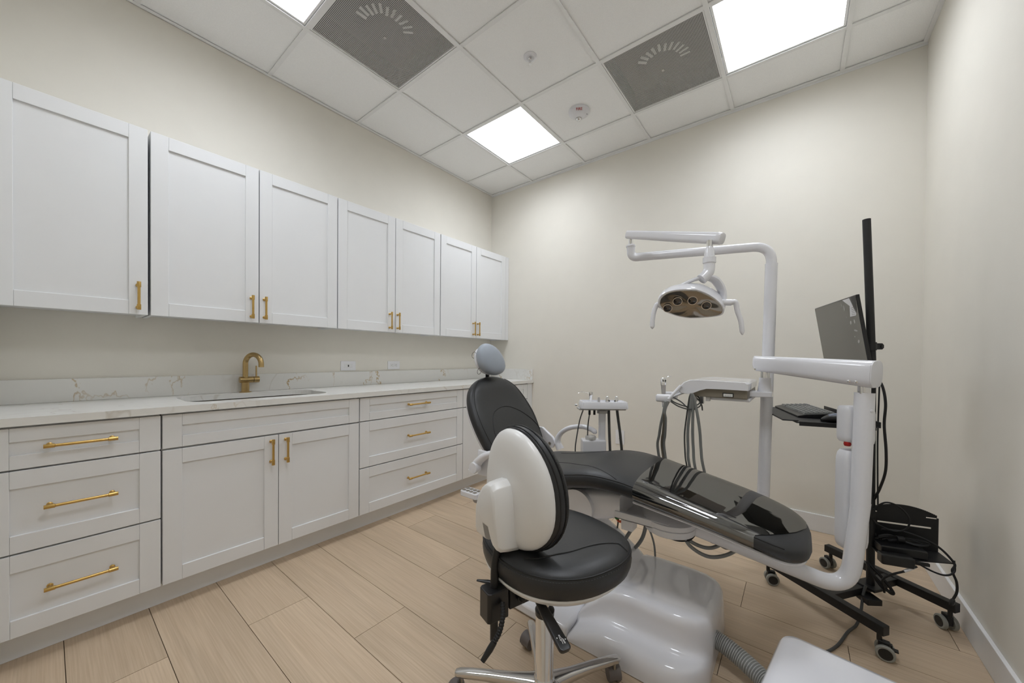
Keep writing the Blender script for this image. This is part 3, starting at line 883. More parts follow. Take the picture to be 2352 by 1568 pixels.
# seat frame, hinge cover and leg plate
bm = B()
rings = []
for x, zt, zb, hw in ((1.72, .515, .47, .13), (1.76, .52, .43, .16), (1.9, .535, .405, .175), (2.05, .552, .40, .175), (2.16, .568, .43, .17), (2.22, .570, .455, .16)):
    rings.append([V((x, YC + a, (zt + zb) / 2 + b)) for a, b in sring(hw, (zt - zb) / 2, 5, 28)])
loft(bm, rings); obj('seat_frame', bm, 'white', chair)
bm = B(); lathe(bm, [(0.0, 0), (0.075, 0), (0.08, 0.004), (0.08, 0.03), (0.0, 0.032)], axis_mtx((2.03, YC - 0.165, .47), (0, -1, 0)), 32); obj('hinge_cover', bm, 'white', chair)
bm = B(); box(bm, 2.20, 2.42, YC - 0.165, YC - 0.150, .462, .492); box(bm, 2.20, 2.42, YC - 0.165, YC + 0.12, .462, .468)
obj('bracket', bm, 'whitem', chair, smooth=False, bevel=0.002)
bm = B(); rings = []
for s in SEAT:
    if s[0] > 2.28 and s[0] < 2.845: rings.append([V((s[0] - 0.004, YC + a, s[2] - 0.002 + b)) for a, b in sring(s[3] * 0.86, 0.007, 5, 24)])
loft(bm, rings); obj('leg_plate', bm, 'white', chair, label='white plate under the leg rest')
bm = B(); lathe(bm, [(0.0, 0), (0.085, 0), (0.095, 0.006), (0.095, 0.028), (0.088, 0.032), (0.098, 0.034), (0.098, 0.052), (0.0, 0.052)], Matrix.Translation((2.40, YC - 0.08, .438)), 40)
obj('swivel_disc', bm, 'whitem', chair)
bm = B(); box(bm, 2.225, 2.275, YC - 0.158, YC - 0.10, .418, .462); obj('cable_clip', bm, 'whitem', chair, smooth=False, bevel=0.004)
bm = B(); tube(bm, spline([(2.19, YC - .13, .452), (2.215, YC - .15, .445), (2.235, YC - .15, .455)], 6), 0.005, 8); obj('wire', bm, 'orange', chair)
bm = B(); tube(bm, spline([(2.185, YC - .14, .46), (2.205, YC - .155, .455), (2.215, YC - .15, .462)], 6), 0.003, 8); obj('wire', bm, 'green', chair)

# hoses hanging under the seat
def hose(name, pts, r, m, parent, n=8, seg=10):
    bm = B(); tube(bm, spline(pts, n), r, seg); return obj(name, bm, m, parent)
hose('under_hose', [(2.215, -1.46, .44), (2.205, -1.45, .36), (2.165, -1.42, .28), (2.11, -1.40, .19), (2.05, -1.39, .13)], 0.0085, 'hosegrey', chair)
hose('under_hose', [(2.255, -1.44, .44), (2.255, -1.43, .36), (2.225, -1.40, .27), (2.17, -1.385, .19), (2.10, -1.38, .12)], 0.0085, 'hosegrey', chair)
hose('under_hose', [(2.235, -1.43, .42), (2.26, -1.40, .34), (2.275, -1.36, .24), (2.26, -1.30, .10), (2.23, -1.25, .012), (2.16, -1.20, .008)], 0.0045, 'hosegrey', chair)
hose('under_hose', [(2.44, -1.54, .44), (2.46, -1.50, .36), (2.53, -1.45, .315), (2.61, -1.40, .345), (2.66, -1.36, .43)], 0.0075, 'hosegrey', chair)
hose('under_hose', [(2.43, -1.53, .44), (2.46, -1.49, .375), (2.52, -1.44, .345), (2.57, -1.40, .37), (2.60, -1.37, .43)], 0.0075, 'hosegrey', chair)
hose('under_hose', [(2.46, -1.46, .45), (2.50, -1.42, .40), (2.54, -1.39, .39), (2.58, -1.36, .43)], 0.0065, 'hosegrey', chair)
hose('under_cable', [(2.26, -1.52, .45), (2.32, -1.52, .40), (2.40, -1.52, .375), (2.46, -1.52, .39), (2.49, -1.52, .43)], 0.0035, 'blackru', chair)
hose('under_cable', [(2.12, -1.40, .42), (2.10, -1.38, .30), (2.08, -1.36, .2), (2.07, -1.34, .1)], 0.004, 'hosedark', chair)
hose('floor_hose', [(2.00, -1.16, .007), (2.10, -1.10, .007), (2.22, -1.10, .007), (2.27, -1.17, .007), (2.20, -1.24, .007), (2.08, -1.24, .007)], 0.006, 'hosegrey', chair)

# base: bulky cover, sloping column cover, flat rear plate
PRO = spline([V(p) for p in ((-1.862, .003, 0), (-1.860, .045, 0), (-1.845, .078, 0), (-1.812, .090, 0), (-1.780, .096, 0), (-1.764, .112, 0), (-1.758, .150, 0), (-1.755, .185, 0), (-1.745, .204, 0), (-1.726, .211, 0), (-1.70, .208, 0), (-1.66, .197, 0), (-1.60, .185, 0), (-1.52, .184, 0), (-1.44, .198, 0), (-1.39, .203, 0), (-1.345, .180, 0), (-1.32, .10, 0), (-1.31, .003, 0))], 4)
def base_ring(x, kz, ky0, ky1, zcap=9.0):
    return [V((x, -1.86 + ky0 + (p.x + 1.862) * (0.552 - ky0 - ky1) / 0.552, max(0.002, min(p.y * kz, zcap)))) for p in PRO]
bm = B()
loft(bm, [base_ring(2.085, .30, .0, .06), base_ring(2.10, .42, .0, .05), base_ring(2.14, .62, .0, .03), base_ring(2.19, .86, 0, .01), base_ring(2.24, .97, 0, 0), base_ring(2.30, 1.0, 0, 0), base_ring(2.45, 1.0, 0, 0),
          base_ring(2.50, .99, .012, .006), base_ring(2.535, .965, .038, .02), base_ring(2.555, .92, .065, .035), base_ring(2.568, .83, .095, .055), base_ring(2.576, .62, .125, .085), base_ring(2.578, .30, .14, .1)])
obj('base_cover', bm, 'white', chair, angle=89)
bm = B()
pl = [(1.62, -1.70), (1.66, -1.80), (1.74, -1.845), (2.083, -1.86), (2.083, -1.36), (1.74, -1.33), (1.66, -1.37), (1.62, -1.45)]
prism(bm, pl, 0.002, 0.052); obj('base_plate', bm, 'white', chair, bevel=0.014, bseg=4)
bm = B(); rings = []
for (x, zt, zb, hw) in ((1.70, .50, .30, .13), (1.80, .462, .20, .155), (1.95, .382, .06, .172), (2.10, .285, .04, .178), (2.21, .208, .04, .172), (2.25, .175, .05, .16)):
    rings.append([V((x, YC - 0.02 + a, (zt + zb) / 2 + b)) for a, b in sring(hw, (zt - zb) / 2, 7, 32)])
loft(bm, rings); obj('column_cover', bm, 'white', chair, angle=50)

# corrugated hose and floor box
bm = B()
P_ = []
raw = spline([(2.552, -1.592, .085), (2.60, -1.600, .078), (2.66, -1.618, .066), (2.725, -1.655, .056), (2.770, -1.69, .052)], 26)
acc = 0; rad = []
for i, p in enumerate(raw): P_.append(p); rad.append(0.031 if (i // 1) % 3 != 0 else 0.0255)
tube(bm, P_, rad, 22); tag(obj('corrugated_hose', bm, 'hoselight', angle=20), 'grey corrugated drain hose between dental chair base and floor box', 'hose')

t = thing('floor_box', 'white glossy plastic utility box on the floor in the bottom right foreground', 'utility box', (2.775, -1.648, 0), math.radians(-9))
def fb(s, z, g=0.0): return [V((x, y, z)) for x, y in rrect(0 - g, 0.31 + g, -0.42 - g, 0 + g, 0.045 + g * 0.5, 7)]
bm = B(); loft(bm, [fb(1, .003, .008), fb(1, .03, .008), fb(1, .20, 0), fb(1, .232, -.003), fb(1, .247, -.012), fb(1, .252, -.03)])
obj('cover', bm, 'white', t, local=True, angle=50)
bm = B(); tube(bm, spline([(0.008, -0.075, .02), (0.004, -0.078, .05), (-0.012, -0.078, .06)], 5), 0.004, 8); obj('side_clip', bm, 'chrome', t, local=True)
# ------------------------------------------------------------------ operating light on its post
lt = thing('operating_light', 'white dental operating light hanging from a bent tube arm on a tall post', 'dental light', (2.683, -1.01, 0.40))
bm = B(); tube(bm, bend([(2.44, -1.40, .42), (2.48, -1.16, .39), (2.681, -1.012, .38), (2.682, -1.010, .50)], 0.07), 0.0256, 20)
obj('post_foot', bm, 'white', lt)
XF = Matrix.Translation((2.6909, -.998, 1.1337)) @ Matrix.Scale(1.0864, 4) @ Matrix.Translation((-2.700, 1.168, -1.1337))     # sizes below were taken for a slimmer post
bm = B(); cyl(bm, (2.692, -1.178, .53), (2.7085, -1.157, 1.565), 0.0238, 24); obj('post', bm, 'white', lt)
bm = B(); tube(bm, bend([(2.7078, -1.158, 1.49), (2.7095, -1.156, 1.645), (2.137, -1.332, 1.645), (2.137, -1.343, 1.700)], 0.105, 14), 0.0204, 22)
obj('upper_tube', bm, 'white', lt)
bm = B(); lathe(bm, [(0.0, 0), (0.0228, 0), (0.0228, 0.006), (0.019, 0.010), (0, 0.010)], axis_mtx((2.137, -1.343, 1.696), (-0.02, -0.02, 1)), 20); obj('collar', bm, 'white', lt)
bm = B(); cyl(bm, (2.137, -1.343, 1.700), (2.139, -1.35, 1.748), 0.011, 16); obj('pin', bm, 'chrome', lt)
a0 = V((2.120, -1.352, 1.758)); a1 = V((2.566, -1.535, 1.6035))
ax = (a1 - a0).normalized(); sd = ax.cross(V((0, 0, 1))).normalized(); up = sd.cross(ax)
bm = B(); rings = []
for f, hh, hw in ((0, .014, .010), (0.012, .0195, .0165), (0.5, .022, .0185), (0.975, .0235, .020), (0.99, .0235, .020), (1.0, .0215, .018)):
    p = a0.lerp(a1, f); rings.append([p + sd * a + up * b for a, b in sring(hw, hh, 2.8, 28)])
loft(bm, rings); obj('spring_arm', bm, 'white', lt)
bm = B(); rings = [[a1.lerp(a0, -0.001) + ax * d + sd * a + up * b for a, b in sring(.0185 * s, .022 * s, 2.8, 28)] for d, s in ((0, 1.0), (.004, .97), (.005, .9))]
loft(bm, rings); obj('arm_end_cap', bm, 'whitem', lt)
nk = V((2.528, -1.549, 0))
bm = B(); cyl(bm, nk + V((0, 0, 1.565)), nk + V((0, 0, 1.60)), 0.011, 16); obj('pin', bm, 'chrome', lt)
bm = B(); lathe(bm, [(0.0125, 1.575), (0.0145, 1.57), (0.0195, 1.535), (0.0235, 1.533), (0.0235, 1.512), (0.0205, 1.510), (0.0205, 1.508), (0, 1.508)][::-1], Matrix.Translation(nk), 26); obj('neck', bm, 'white', lt)
hd = V((2.528, -1.549, 1.47))
bm = B(); tube(bm, bend([nk + V((0, 0, 1.51)), nk + V((0, 0, 1.478)), nk - RT * 0.022 + V((0, 0, 1.455)), nk - RT * 0.03 + V((0, 0, 1.448))], 0.03, 8), 0.0205, 20); obj('elbow', bm, 'white', lt)
# lamp head frame: u = along its long axis, n = the way it shines, v = up across the face
hc = V((2.478, -1.585, 1.352))
u = (RT + V((0, 0, 0.06))).normalized()
n = (-FW * 0.80 - V((0, 0, 0.52)) - RT * 0.34).normalized(); u = (u - n * n.dot(u)).normalized(); v = n.cross(u)
if v.z < 0: v = -v
def HP(a, b, c): return hc + u * a + v * b + n * c
NH = 44
def head_out(k, su=1.0, sv=1.0):
    t = 2 * PI * k / NH; c, s = math.cos(t), math.sin(t)
    a = (0.128 * math.copysign(abs(c) ** 0.9, c) if c < 0 else 0.114 * c) * su
    b = ((0.064 if s > 0 else 0.056) * (1 - 0.30 * max(0, c)) * math.copysign(abs(s) ** 0.9, s) - 0.020 * max(0, c) ** 2) * sv
    return a, b
bm = B(); rings = []
for su, sv, c in ((1.0, 1.0, .012), (1.02, 1.03, .0), (1.02, 1.0, -.022), (.98, .94, -.046), (.88, .82, -.068), (.66, .6, -.086), (.36, .34, -.095), (.08, .08, -.098)):
    rings.append([HP(*head_out(k, su, sv), c - 0.010 * (head_out(k)[0] / .128) ** 2) + u * max(0, -c) * .22 + v * max(0, -c) * .12 for k in range(NH)])
loft(bm, rings, cap=True); obj('lamp_shell', bm, 'white', lt)
bm = B(); rings = []
for s, c in ((.955, .0135), (.93, .0165), (.6, .019), (.2, .0195)):
    rings.append([HP(*head_out(k, s, s * .97), c - 0.012 * (head_out(k)[0] / .128) ** 2) for k in range(NH)])
loft(bm, rings); face = obj('lamp_face', bm, 'lampface', lt, label='smoked mirror face with four round lenses')
for (a, b) in ((-.089, -.022), (-.058, .012), (-.006, .022), (.046, .006)):
    ml = axis_mtx(HP(a, b, .0165 - .012 * (a / .128) ** 2), n, u)
    bm = B(); lathe(bm, [(0, .004), (.0145, .0035), (.0155, .003), (.0155, 0), (0, 0)][::-1], ml, 22); obj('lens', bm, 'lens', face)
    bm = B(); lathe(bm, [(.0155, .001), (.0155, .0045), (.0172, .0045), (.0172, .001)], ml, 26); obj('lens_ring', bm, 'chrome', face)
# yoke: arched band from behind the head over to the right hub
hubR = HP(.132, .012, -.02)
def YP(a, z, d): return hc + RT * a + V((0, 0, z)) + FW * d
yk = spline([YP(-.090, -.005, .055), YP(-.066, .040, .058), YP(-.030, .078, .050), YP(.015, .100, .034), YP(.055, .108, .018), YP(.088, .098, .010), YP(.110, .068, .006), YP(.119, .034, .004), YP(.118, .004, .004)], 8)
bm = B(); rings = []
T_, N_ = frames(yk)
for i, p in enumerate(yk):
    wv = FW; tt = T_[i]; nn = (wv - tt * wv.dot(tt)).normalized(); bb = tt.cross(nn)
    hw = 0.021 + 0.008 * math.sin(PI * i / len(yk))
    rings.append([p + nn * a + bb * b for a, b in sring(hw, 0.0072, 3, 20)])
loft(bm, rings); obj('yoke', bm, 'white', lt)
bm = B(); cyl(bm, HP(.098, .004, -.03), HP(.136, .008, -.03), 0.0125, 20); obj('hub', bm, 'white', lt)
for s in (1, -1):
    if s > 0: pts = [HP(.132, .008, -.03), HP(.150, .010, -.028), HP(.160, -.004, -.024) - V((0, 0, .018)), HP(.125, .01, -.03) + u * .044 - V((0, 0, .070)), HP(.125, .01, -.03) + u * .050 - V((0, 0, .122))]
    else: pts = [HP(-.112, -.03, -.02), HP(-.128, -.025, -.022), HP(-.139, -.03, -.02) - V((0, 0, .02)), HP(-.139, -.03, -.02) - u * .006 - V((0, 0, .06)), HP(-.139, -.03, -.02) - u * .007 - V((0, 0, .098))]
    P_ = spline(pts, 8); nP = len(P_)
    bm = B(); tube(bm, P_, [0.0105 - 0.002 * i / nP if i < nP - 2 else (0.006 if i == nP - 2 else 0.002) for i in range(nP)], 14)
    obj('grip', bm, 'white', lt)

XF = None
# ------------------------------------------------------------------ delivery arm with instrument tray
dl = thing('delivery_arm', 'thick white bent column carrying the instrument tray over the leg rest', 'instrument tray', (2.99, -1.32, 0.3))
bm = B(); tube(bm, bend([(2.46, -1.53, .455), (2.66, -1.475, .400), (2.965, -1.338, .291), (2.995, -1.316, .62)], 0.105, 14), 0.0288, 26); obj('bent_tube', bm, 'white', dl)
bm = B(); tube(bm, [(2.993, -1.3175, .60), (3.0015, -1.306, 1.018)], 0.0292, 28)
col = obj('column', bm, 'white', dl)
bm = B(); lathe(bm, [(0.0, 0.0), (.006, 0), (.006, .003), (.004, .004), (0, .0045)], axis_mtx((3.0, -1.3065, .955) + 0 if False else V((3.000, -1.307, .955)) + (-FW) * 0.0286, -FW), 14); obj('cap_screw', bm, 'whitem', col)
bm = B(); cyl(bm, (3.0, -1.306, 1.015), (3.0, -1.306, 1.075), 0.019, 24); obj('column_pin', bm, 'chrome', dl)
bm = B(); cyl(bm, V((3.0, -1.306, 1.015)) - RT * .021 - FW * .012, V((3.0, -1.306, 1.07)) - RT * .021 - FW * .012, 0.005, 12); obj('stop_pin', bm, 'chrome', dl)
fz = Matrix.Translation(V((2.99, -1.318, 0))) @ Matrix.Rotation(-CAM_YAW - 0.03, 4, 'Z')
bm = B(); rings = []
for z, sx, sy in ((.828, .88, .8), (.836, .97, .95), (.85, 1, 1), (.945, 1, 1), (.956, .97, .95), (.963, .9, .8)):
    rings.append([fz @ V((a + .030, .052 + b, z + (-0.010 if a > 0.03 else 0))) for a, b in sring(.056 * sx, .030 * sy, 4.5, 32)])
loft(bm, rings); obj('control_box', bm, 'whitem', dl)
bm = B(); lathe(bm, [(0, .0), (.0105, 0), (.0115, -.01), (.009, -.016), (0, -.017)][::-1], fz @ Matrix.Translation((-.010, .04, .83)), 18); obj('red_knob', bm, 'red', dl, label='red knob under the control box')
bm = B(); rings = []
for z, sx in ((.425, .80), (.435, .93), (.455, .99), (.48, 1), (.74, 1), (.765, .98), (.785, .9), (.796, .75)):
    rings.append([fz @ V((a + .022, .054 + b, z)) for a, b in sring(.047 * sx, .033 * sx, 4, 32)])
loft(bm, rings); obj('bottle_housing', bm, 'whitem', dl)
# spring arm
a0 = V((2.650, -1.118, 1.118)); a1 = V((3.026, -1.338, 1.100))
ax = (a1 - a0).normalized(); sd = ax.cross(V((0, 0, 1))).normalized(); up = sd.cross(ax)
bm = B(); rings = []
for f, hh, hw in ((0, .020, .014), (.012, .029, .026), (.04, .035, .033), (.5, .042, .037), (.93, .049, .040), (.985, .050, .040), (1.0, .0485, .0385)):
    p = a0.lerp(a1, f) - V((0, 0, hh - .036))
    rings.append([p + sd * a + up * (b if b > 0 else b * .98) for a, b in sring(hw, hh, 3.4 if f < .9 else 3.0, 32)])
loft(bm, rings); sp = obj('spring_arm', bm, 'white', dl)
bm = B(); rings = []
for d_, s_ in ((.0004, 1.0), (.0035, .98), (.0045, .92)): rings.append([a1 + ax * d_ - V((0, 0, .0485 - .036)) + sd * a + up * b for a, b in sring(.0385 * s_, .0485 * s_, 3.0, 32)])
loft(bm, rings); obj('arm_end_cap', bm, 'whitem', dl)
for f in (.86, .91):
    bm = B(); q_ = sd if sd.dot(FW) < 0 else -sd; p = a0.lerp(a1, f) - V((0, 0, .043)) + q_ * .0345; lathe(bm, [(0, .0), (.0052, 0), (.0058, .002), (.003, .004), (0, .0042)], axis_mtx(p, q_), 14); obj('bolt', bm, 'chrome', sp)
bm = B(); p = a0.lerp(a1, .05) - V((0, 0, .025)) + q_ * .031; lathe(bm, [(0, .0), (.004, 0), (.003, .002), (0, .002)], axis_mtx(p, q_), 12); obj('bolt', bm, 'chrome', sp)
XF = Matrix.Translation((2.688, -1.104, 1.006)) @ Matrix.Scale(1.125, 4) @ Matrix.Translation((-2.700, 1.330, -1.02))      # sizes below were taken for a smaller tray
bm = B(); cyl(bm, (2.700, -1.330, 1.058), (2.700, -1.330, 1.095), .0165, 20); obj('joint_pin', bm, 'chrome', dl)
bm = B(); lathe(bm, [(0.0, 1.062), (.0205, 1.062), (.021, 1.05), (.0205, 1.049), (.026, 1.005), (.026, 1.0), (0, 1.0)][::-1], Matrix.Translation((2.700, -1.330, 0)), 26); obj('joint_cone', bm, 'white', dl)
bm = B(); prism(bm, [(2.725, -1.355), (2.727, -1.305), (2.64, -1.27), (2.52, -1.24), (2.52, -1.40), (2.64, -1.385)], .983, 1.006); obj('tray_bracket', bm, 'white', dl, bevel=0.004)
# tray: x 2.385..2.655, front edge y -1.482
TX0, TX1, TY0, TY1, TZ = 2.40, 2.656, -1.482, -1.12, 1.046
def tray_sec(y, s=1.0):
    """outline of the tray in x-z: nose drops down at the left end"""
    pts = [(TX1, TZ - .032), (TX1 + .002, TZ - .006), (TX1 - .006, TZ)]
    pts += [(TX0 + .075, TZ + .004), (TX0 + .045, TZ + .002), (TX0 + .022, TZ - .008), (TX0 + .006, TZ - .026), (TX0, TZ - .045), (TX0 + .008, TZ - .055), (TX0 + .035, TZ - .058), (TX0 + .06, TZ - .052), (TX0 + .085, TZ - .040), (TX0 + .11, TZ - .032), (TX0 + .16, TZ - .031)]
    cx = (TX0 + TX1) / 2; cz = TZ - .022
    return [V((cx + (a - cx) * s, y, cz + (b - cz) * s)) for a, b in pts]
bm = B(); loft(bm, [tray_sec(TY0, .95), tray_sec(TY0 + .003, .985), tray_sec(TY0 + .010, 1.0), tray_sec(TY1 - .010, 1.0), tray_sec(TY1, .96)])
obj('tray', bm, 'white', dl, angle=30)
bm = B(); box(bm, TX0 + .045, TX1 - .004, TY0 + .012, TY1 - .012, TZ - .066, TZ - .030); pan = obj('tray_underside', bm, 'taupe', dl, smooth=False, bevel=0.003)
bm = B(); box(bm, 2.568, 2.606, TY0 + .008, TY0 + .014, TZ - .061, TZ - .045); gf = obj('gauge_frame', bm, 'slot', pan, smooth=False)
bm = B(); box(bm, 2.571, 2.603, TY0 + .0065, TY0 + .009, TZ - .059, TZ - .048); obj('gauge_dial', bm, 'dial', pan, smooth=False)
bm = B()
for i in range(9): box(bm, 2.5735 + i * .003, 2.5742 + i * .003, TY0 + .0062, TY0 + .0068, TZ - .0575, TZ - (.0535 if i % 2 else .052))
obj('gauge_marks', bm, 'slot', pan, smooth=False)
bm = B(); box(bm, 2.52, 2.66, TY0 + .03, TY1 - .03, TZ - .078, TZ - .066); obj('bottom_plate', bm, 'whitem', dl, smooth=False, bevel=0.004)
for i, (x, dz) in enumerate(((2.462, .024), (2.490, .030), (2.512, .018))):
    bm = B(); box(bm, x - .008, x + .008, TY0 + .02, TY0 + .04, TZ - .066 - dz, TZ - .064); obj('hose_fitting', bm, 'ltgrey' if i != 1 else 'chrome', dl, smooth=False, bevel=0.002)
# instrument holder
hb0 = V((2.352, -1.475, .962)); 
for s, yy in ((0, -1.500), (1, -1.395)):
    bm = B()
    c = V((2.350 - .004 * s, yy, .966 + .004 * s))
    rings = []
    for d, k in ((-.032, .8), (-.028, .97), (.024, 1.0), (.030, .85)):
        rings.append([c + V((d * .95, d * .15, 0)) + V((0, a, b)) for a, b in sring(.018 * k, .0175 * k, 3, 22)])
    loft(bm, rings); obj('holder_block', bm, 'white', dl)
    bm = B(); tube(bm, [c + V((.020, -.012, -.002)), V((TX0 + .012, yy - .012 + .03 * (1 - s), TZ - .024))], .0065, 12); obj('holder_rod', bm, 'white', dl)
bm = B(); tube(bm, [V((2.36, -1.44, .965)), V((TX0 + .035, -1.40, TZ - .045))], .009, 12, flat=.6); obj('holder_rod', bm, 'whitem', dl)
sy = thing('air_syringe', 'chrome air water syringe standing in the white tray holder', 'dental syringe', (2.345, -1.47, .95))
bm = B(); tube(bm, [(2.342, -1.478, .945), (2.340, -1.476, .985), (2.338, -1.474, 1.022)], [.0085, .0085, .0105], 16); obj('body', bm, 'greymet', sy)
bm = B(); tube(bm, [(2.338, -1.474, 1.020), (2.337, -1.473, 1.045), (2.337, -1.473, 1.054)], [.0115, .0115, .006], 16); obj('head', bm, 'chrome', sy)
for q in (-1, 1):
    bm = B(); lathe(bm, [(0, 0), (.003, 0), (.003, .003), (0, .0035)], axis_mtx(V((2.337, -1.473, 1.040)) + RT * .005 * q - FW * .0112, -FW), 10); obj('button', bm, 'blackpl', sy)
bm = B(); tube(bm, spline([(2.340, -1.470, 1.048), (2.352, -1.462, 1.056), (2.357, -1.458, 1.060), (2.366, -1.452, 1.058)], 5), .0014, 8); obj('nozzle', bm, 'chrome', sy)
bm = B(); tube(bm, [(2.343, -1.479, .945), (2.344, -1.480, .925)], .0085, 12); obj('hose_coupling', bm, 'chrome', sy)
XF_T, XF = XF, None
# hanging hoses; each droops behind the leg rest and returns under the seat
TAILS = [[(2.27, -1.19, .52), (2.34, -1.20, .38), (2.42, -1.27, .33), (2.44, -1.38, .40), (2.42, -1.46, .44)], [(2.30, -1.18, .50), (2.38, -1.20, .36), (2.45, -1.30, .35), (2.44, -1.42, .43)], [(2.29, -1.18, .50), (2.36, -1.20, .40), (2.42, -1.32, .40), (2.42, -1.42, .44)],
         [(2.40, -1.18, .50), (2.44, -1.21, .38), (2.46, -1.34, .38), (2.44, -1.44, .44)], [(2.42, -1.18, .48), (2.50, -1.22, .34), (2.52, -1.34, .33), (2.46, -1.44, .43)], [(2.45, -1.18, .47), (2.56, -1.22, .33), (2.57, -1.34, .32), (2.48, -1.45, .43)], [(2.49, -1.18, .48), (2.60, -1.22, .37), (2.60, -1.34, .36), (2.50, -1.44, .43)]]
HOSES = [([(2.310, -1.335, .935), (2.3015, -1.3284, .8831), (2.2898, -1.3103, .8489), (2.2774, -1.2905, .8108), (2.2625, -1.2621, .7548), (2.2454, -1.225, .6795)], .0066, 'hosegrey'),
         ([(2.318, -1.325, .935), (2.3062, -1.3288, .8843), (2.305, -1.3103, .8505), (2.3, -1.2905, .8135), (2.2903, -1.2621, .7586), (2.2772, -1.225, .6845)], .0066, 'hosegrey'),
         ([(2.318, -1.30, .935), (2.304, -1.3288, .8841), (2.2976, -1.3041, .8384), (2.2855, -1.2757, .7838), (2.2662, -1.225, .6828)], .0055, 'taupe'),
         ([(2.4097, -1.285, .9713), (2.4031, -1.2798, .9499), (2.3931, -1.2659, .8919), (2.381, -1.2483, .8172), (2.375, -1.2364, .7659), (2.3734, -1.2209, .699), (2.3778, -1.21, .6266)], .0036, 'hosedark'),
         ([(2.4153, -1.285, .9717), (2.4117, -1.279, .9472), (2.404, -1.2659, .8929), (2.3933, -1.2483, .8187), (2.3891, -1.2364, .7679), (2.388, -1.2209, .7013), (2.3896, -1.21, .6331)], .0066, 'hosegrey'),
         ([(2.4172, -1.285, .9718), (2.4183, -1.2803, .9531), (2.4171, -1.2659, .8941), (2.4131, -1.2483, .821), (2.4112, -1.2364, .7709), (2.4115, -1.2209, .705), (2.4172, -1.21, .6169)], .0066, 'hosegrey'),
         ([(2.4153, -1.285, .9758), (2.4228, -1.2814, .9576), (2.429, -1.2721, .9205), (2.4372, -1.2571, .8601), (2.4434, -1.2392, .7871), (2.4451, -1.2209, .7103), (2.4535, -1.21, .6237)], .0066, 'hosegrey')]
for (pts, r, m), tail in zip(HOSES, TAILS):
    bm = B(); tube(bm, spline(pts + tail, 8), r, 12); obj('instrument_hose', bm, m, dl)
XF = XF_T
for pts in (((2.374, -1.50, .962), (2.40, -1.50, .948), (2.44, -1.48, .935), (2.475, -1.46, .945), (2.482, -1.45, .965), (2.468, -1.45, .985)),
            ((2.374, -1.50, .955), (2.41, -1.50, .935), (2.45, -1.48, .925), (2.484, -1.46, .94), (2.478, -1.45, .97), (2.462, -1.44, .985)),
            ((2.374, -1.45, .968), (2.41, -1.46, .95), (2.44, -1.47, .928), (2.47, -1.47, .925)),
            ((2.455, -1.45, .985), (2.475, -1.455, .965), (2.487, -1.45, .945), (2.49, -1.445, .92))):
    bm = B(); tube(bm, spline(pts, 8), .0028, 8); obj('control_tubing', bm, 'hosedark', dl)

XF = None
# ------------------------------------------------------------------ assistant unit beside the chair
au = thing('assistant_tray', 'small white assistant tray with suction holders on a slim column behind the chair', 'assistant tray', (1.915, -1.171, 0.3))
mt = Matrix.Translation(V((1.915, -1.171, 0))) @ Matrix.Rotation(-CAM_YAW, 4, 'Z')
bm = B(); box(bm, -.019, .019, -.016, .016, .30, .842, mt); obj('column', bm, 'white', au, smooth=False, bevel=0.008, bseg=3)
bm = B(); box(bm, -.115, .020, -.03, .05, .30, .668, mt); obj('column_box', bm, 'white', au, smooth=False, bevel=0.008, bseg=3)
bm = B(); lathe(bm, [(0.0, .668), (.030, .668), (.031, .682), (.027, .690), (0, .692)][::-1], mt @ Matrix.Translation((-.065, -.0, 0)), 28); obj('filter_lid', bm, 'ltgrey', au)
def at_out(s, sy=None, N=40):
    o = []
    for p in rrect(-.132, .132, -.072, .045, .012, 6):
        bulge = -.018 * (1 - (p[0] / .142) ** 2) if p[1] < 0 else 0
        o.append((p[0] * s, (p[1] + bulge) * s))
    return o
def at_ring(s, z): return [mt @ V((a, b, z)) for a, b in at_out(s)]
bm = B(); loft(bm, [at_ring(.97, .853), at_ring(1.0, .855), at_ring(1.0, .866), at_ring(.965, .889), at_ring(.95, .892), at_ring(.91, .892), at_ring(.89, .884), at_ring(.5, .883)]); obj('tray', bm, 'white', au)
bm = B(); box(bm, -.140, .132, -.03, .05, .840, .852, mt); obj('under_tray', bm, 'ltgrey', au, smooth=False, bevel=0.005)
bm = B(); lathe(bm, [(.03, .820), (.032, .838), (0, .838), (0, .820)][::1], mt, 20); obj('column_head', bm, 'ltgrey', au)
bm = B(); cyl(bm, mt @ V((-.148, -.01, .868)), mt @ V((-.160, -.012, .868)), .006, 12); obj('side_knob', bm, 'chrome', au)
def standing(a, b, items, nm, m, lab, cat):
    t = thing(nm, lab, cat, mt @ V((a, b, .884)))
    for nm2, prof, mm in items:
        bm = B(); lathe(bm, prof, mt @ Matrix.Translation((a, b, .884)), 16); obj(nm2, bm, mm, t)
    return t
sg = standing(-.062, .02, [('body', [(0, -.02), (.009, -.02), (.009, .03), (.0105, .034), (.012, .05), (.010, .056), (0, .058)], 'chrome')], 'spray_syringe', 'chrome', 'chrome spray syringe with a long bent nozzle at the left of the assistant tray', 'dental syringe')
bm = B(); tube(bm, [mt @ V(p) for p in ((-.07, .02, .932), (-.10, .015, .940), (-.118, .01, .942), (-.138, .005, .934))], .0016, 8); obj('nozzle', bm, 'chrome', sg)
standing(-.015, .02, [('body', [(0, -.02), (.0075, -.02), (.007, .018), (.006, .026), (0, .026)], 'greymet')], 'suction_tip', 'greymet', 'short dull grey suction nozzle second from left on the assistant tray', 'suction nozzle')
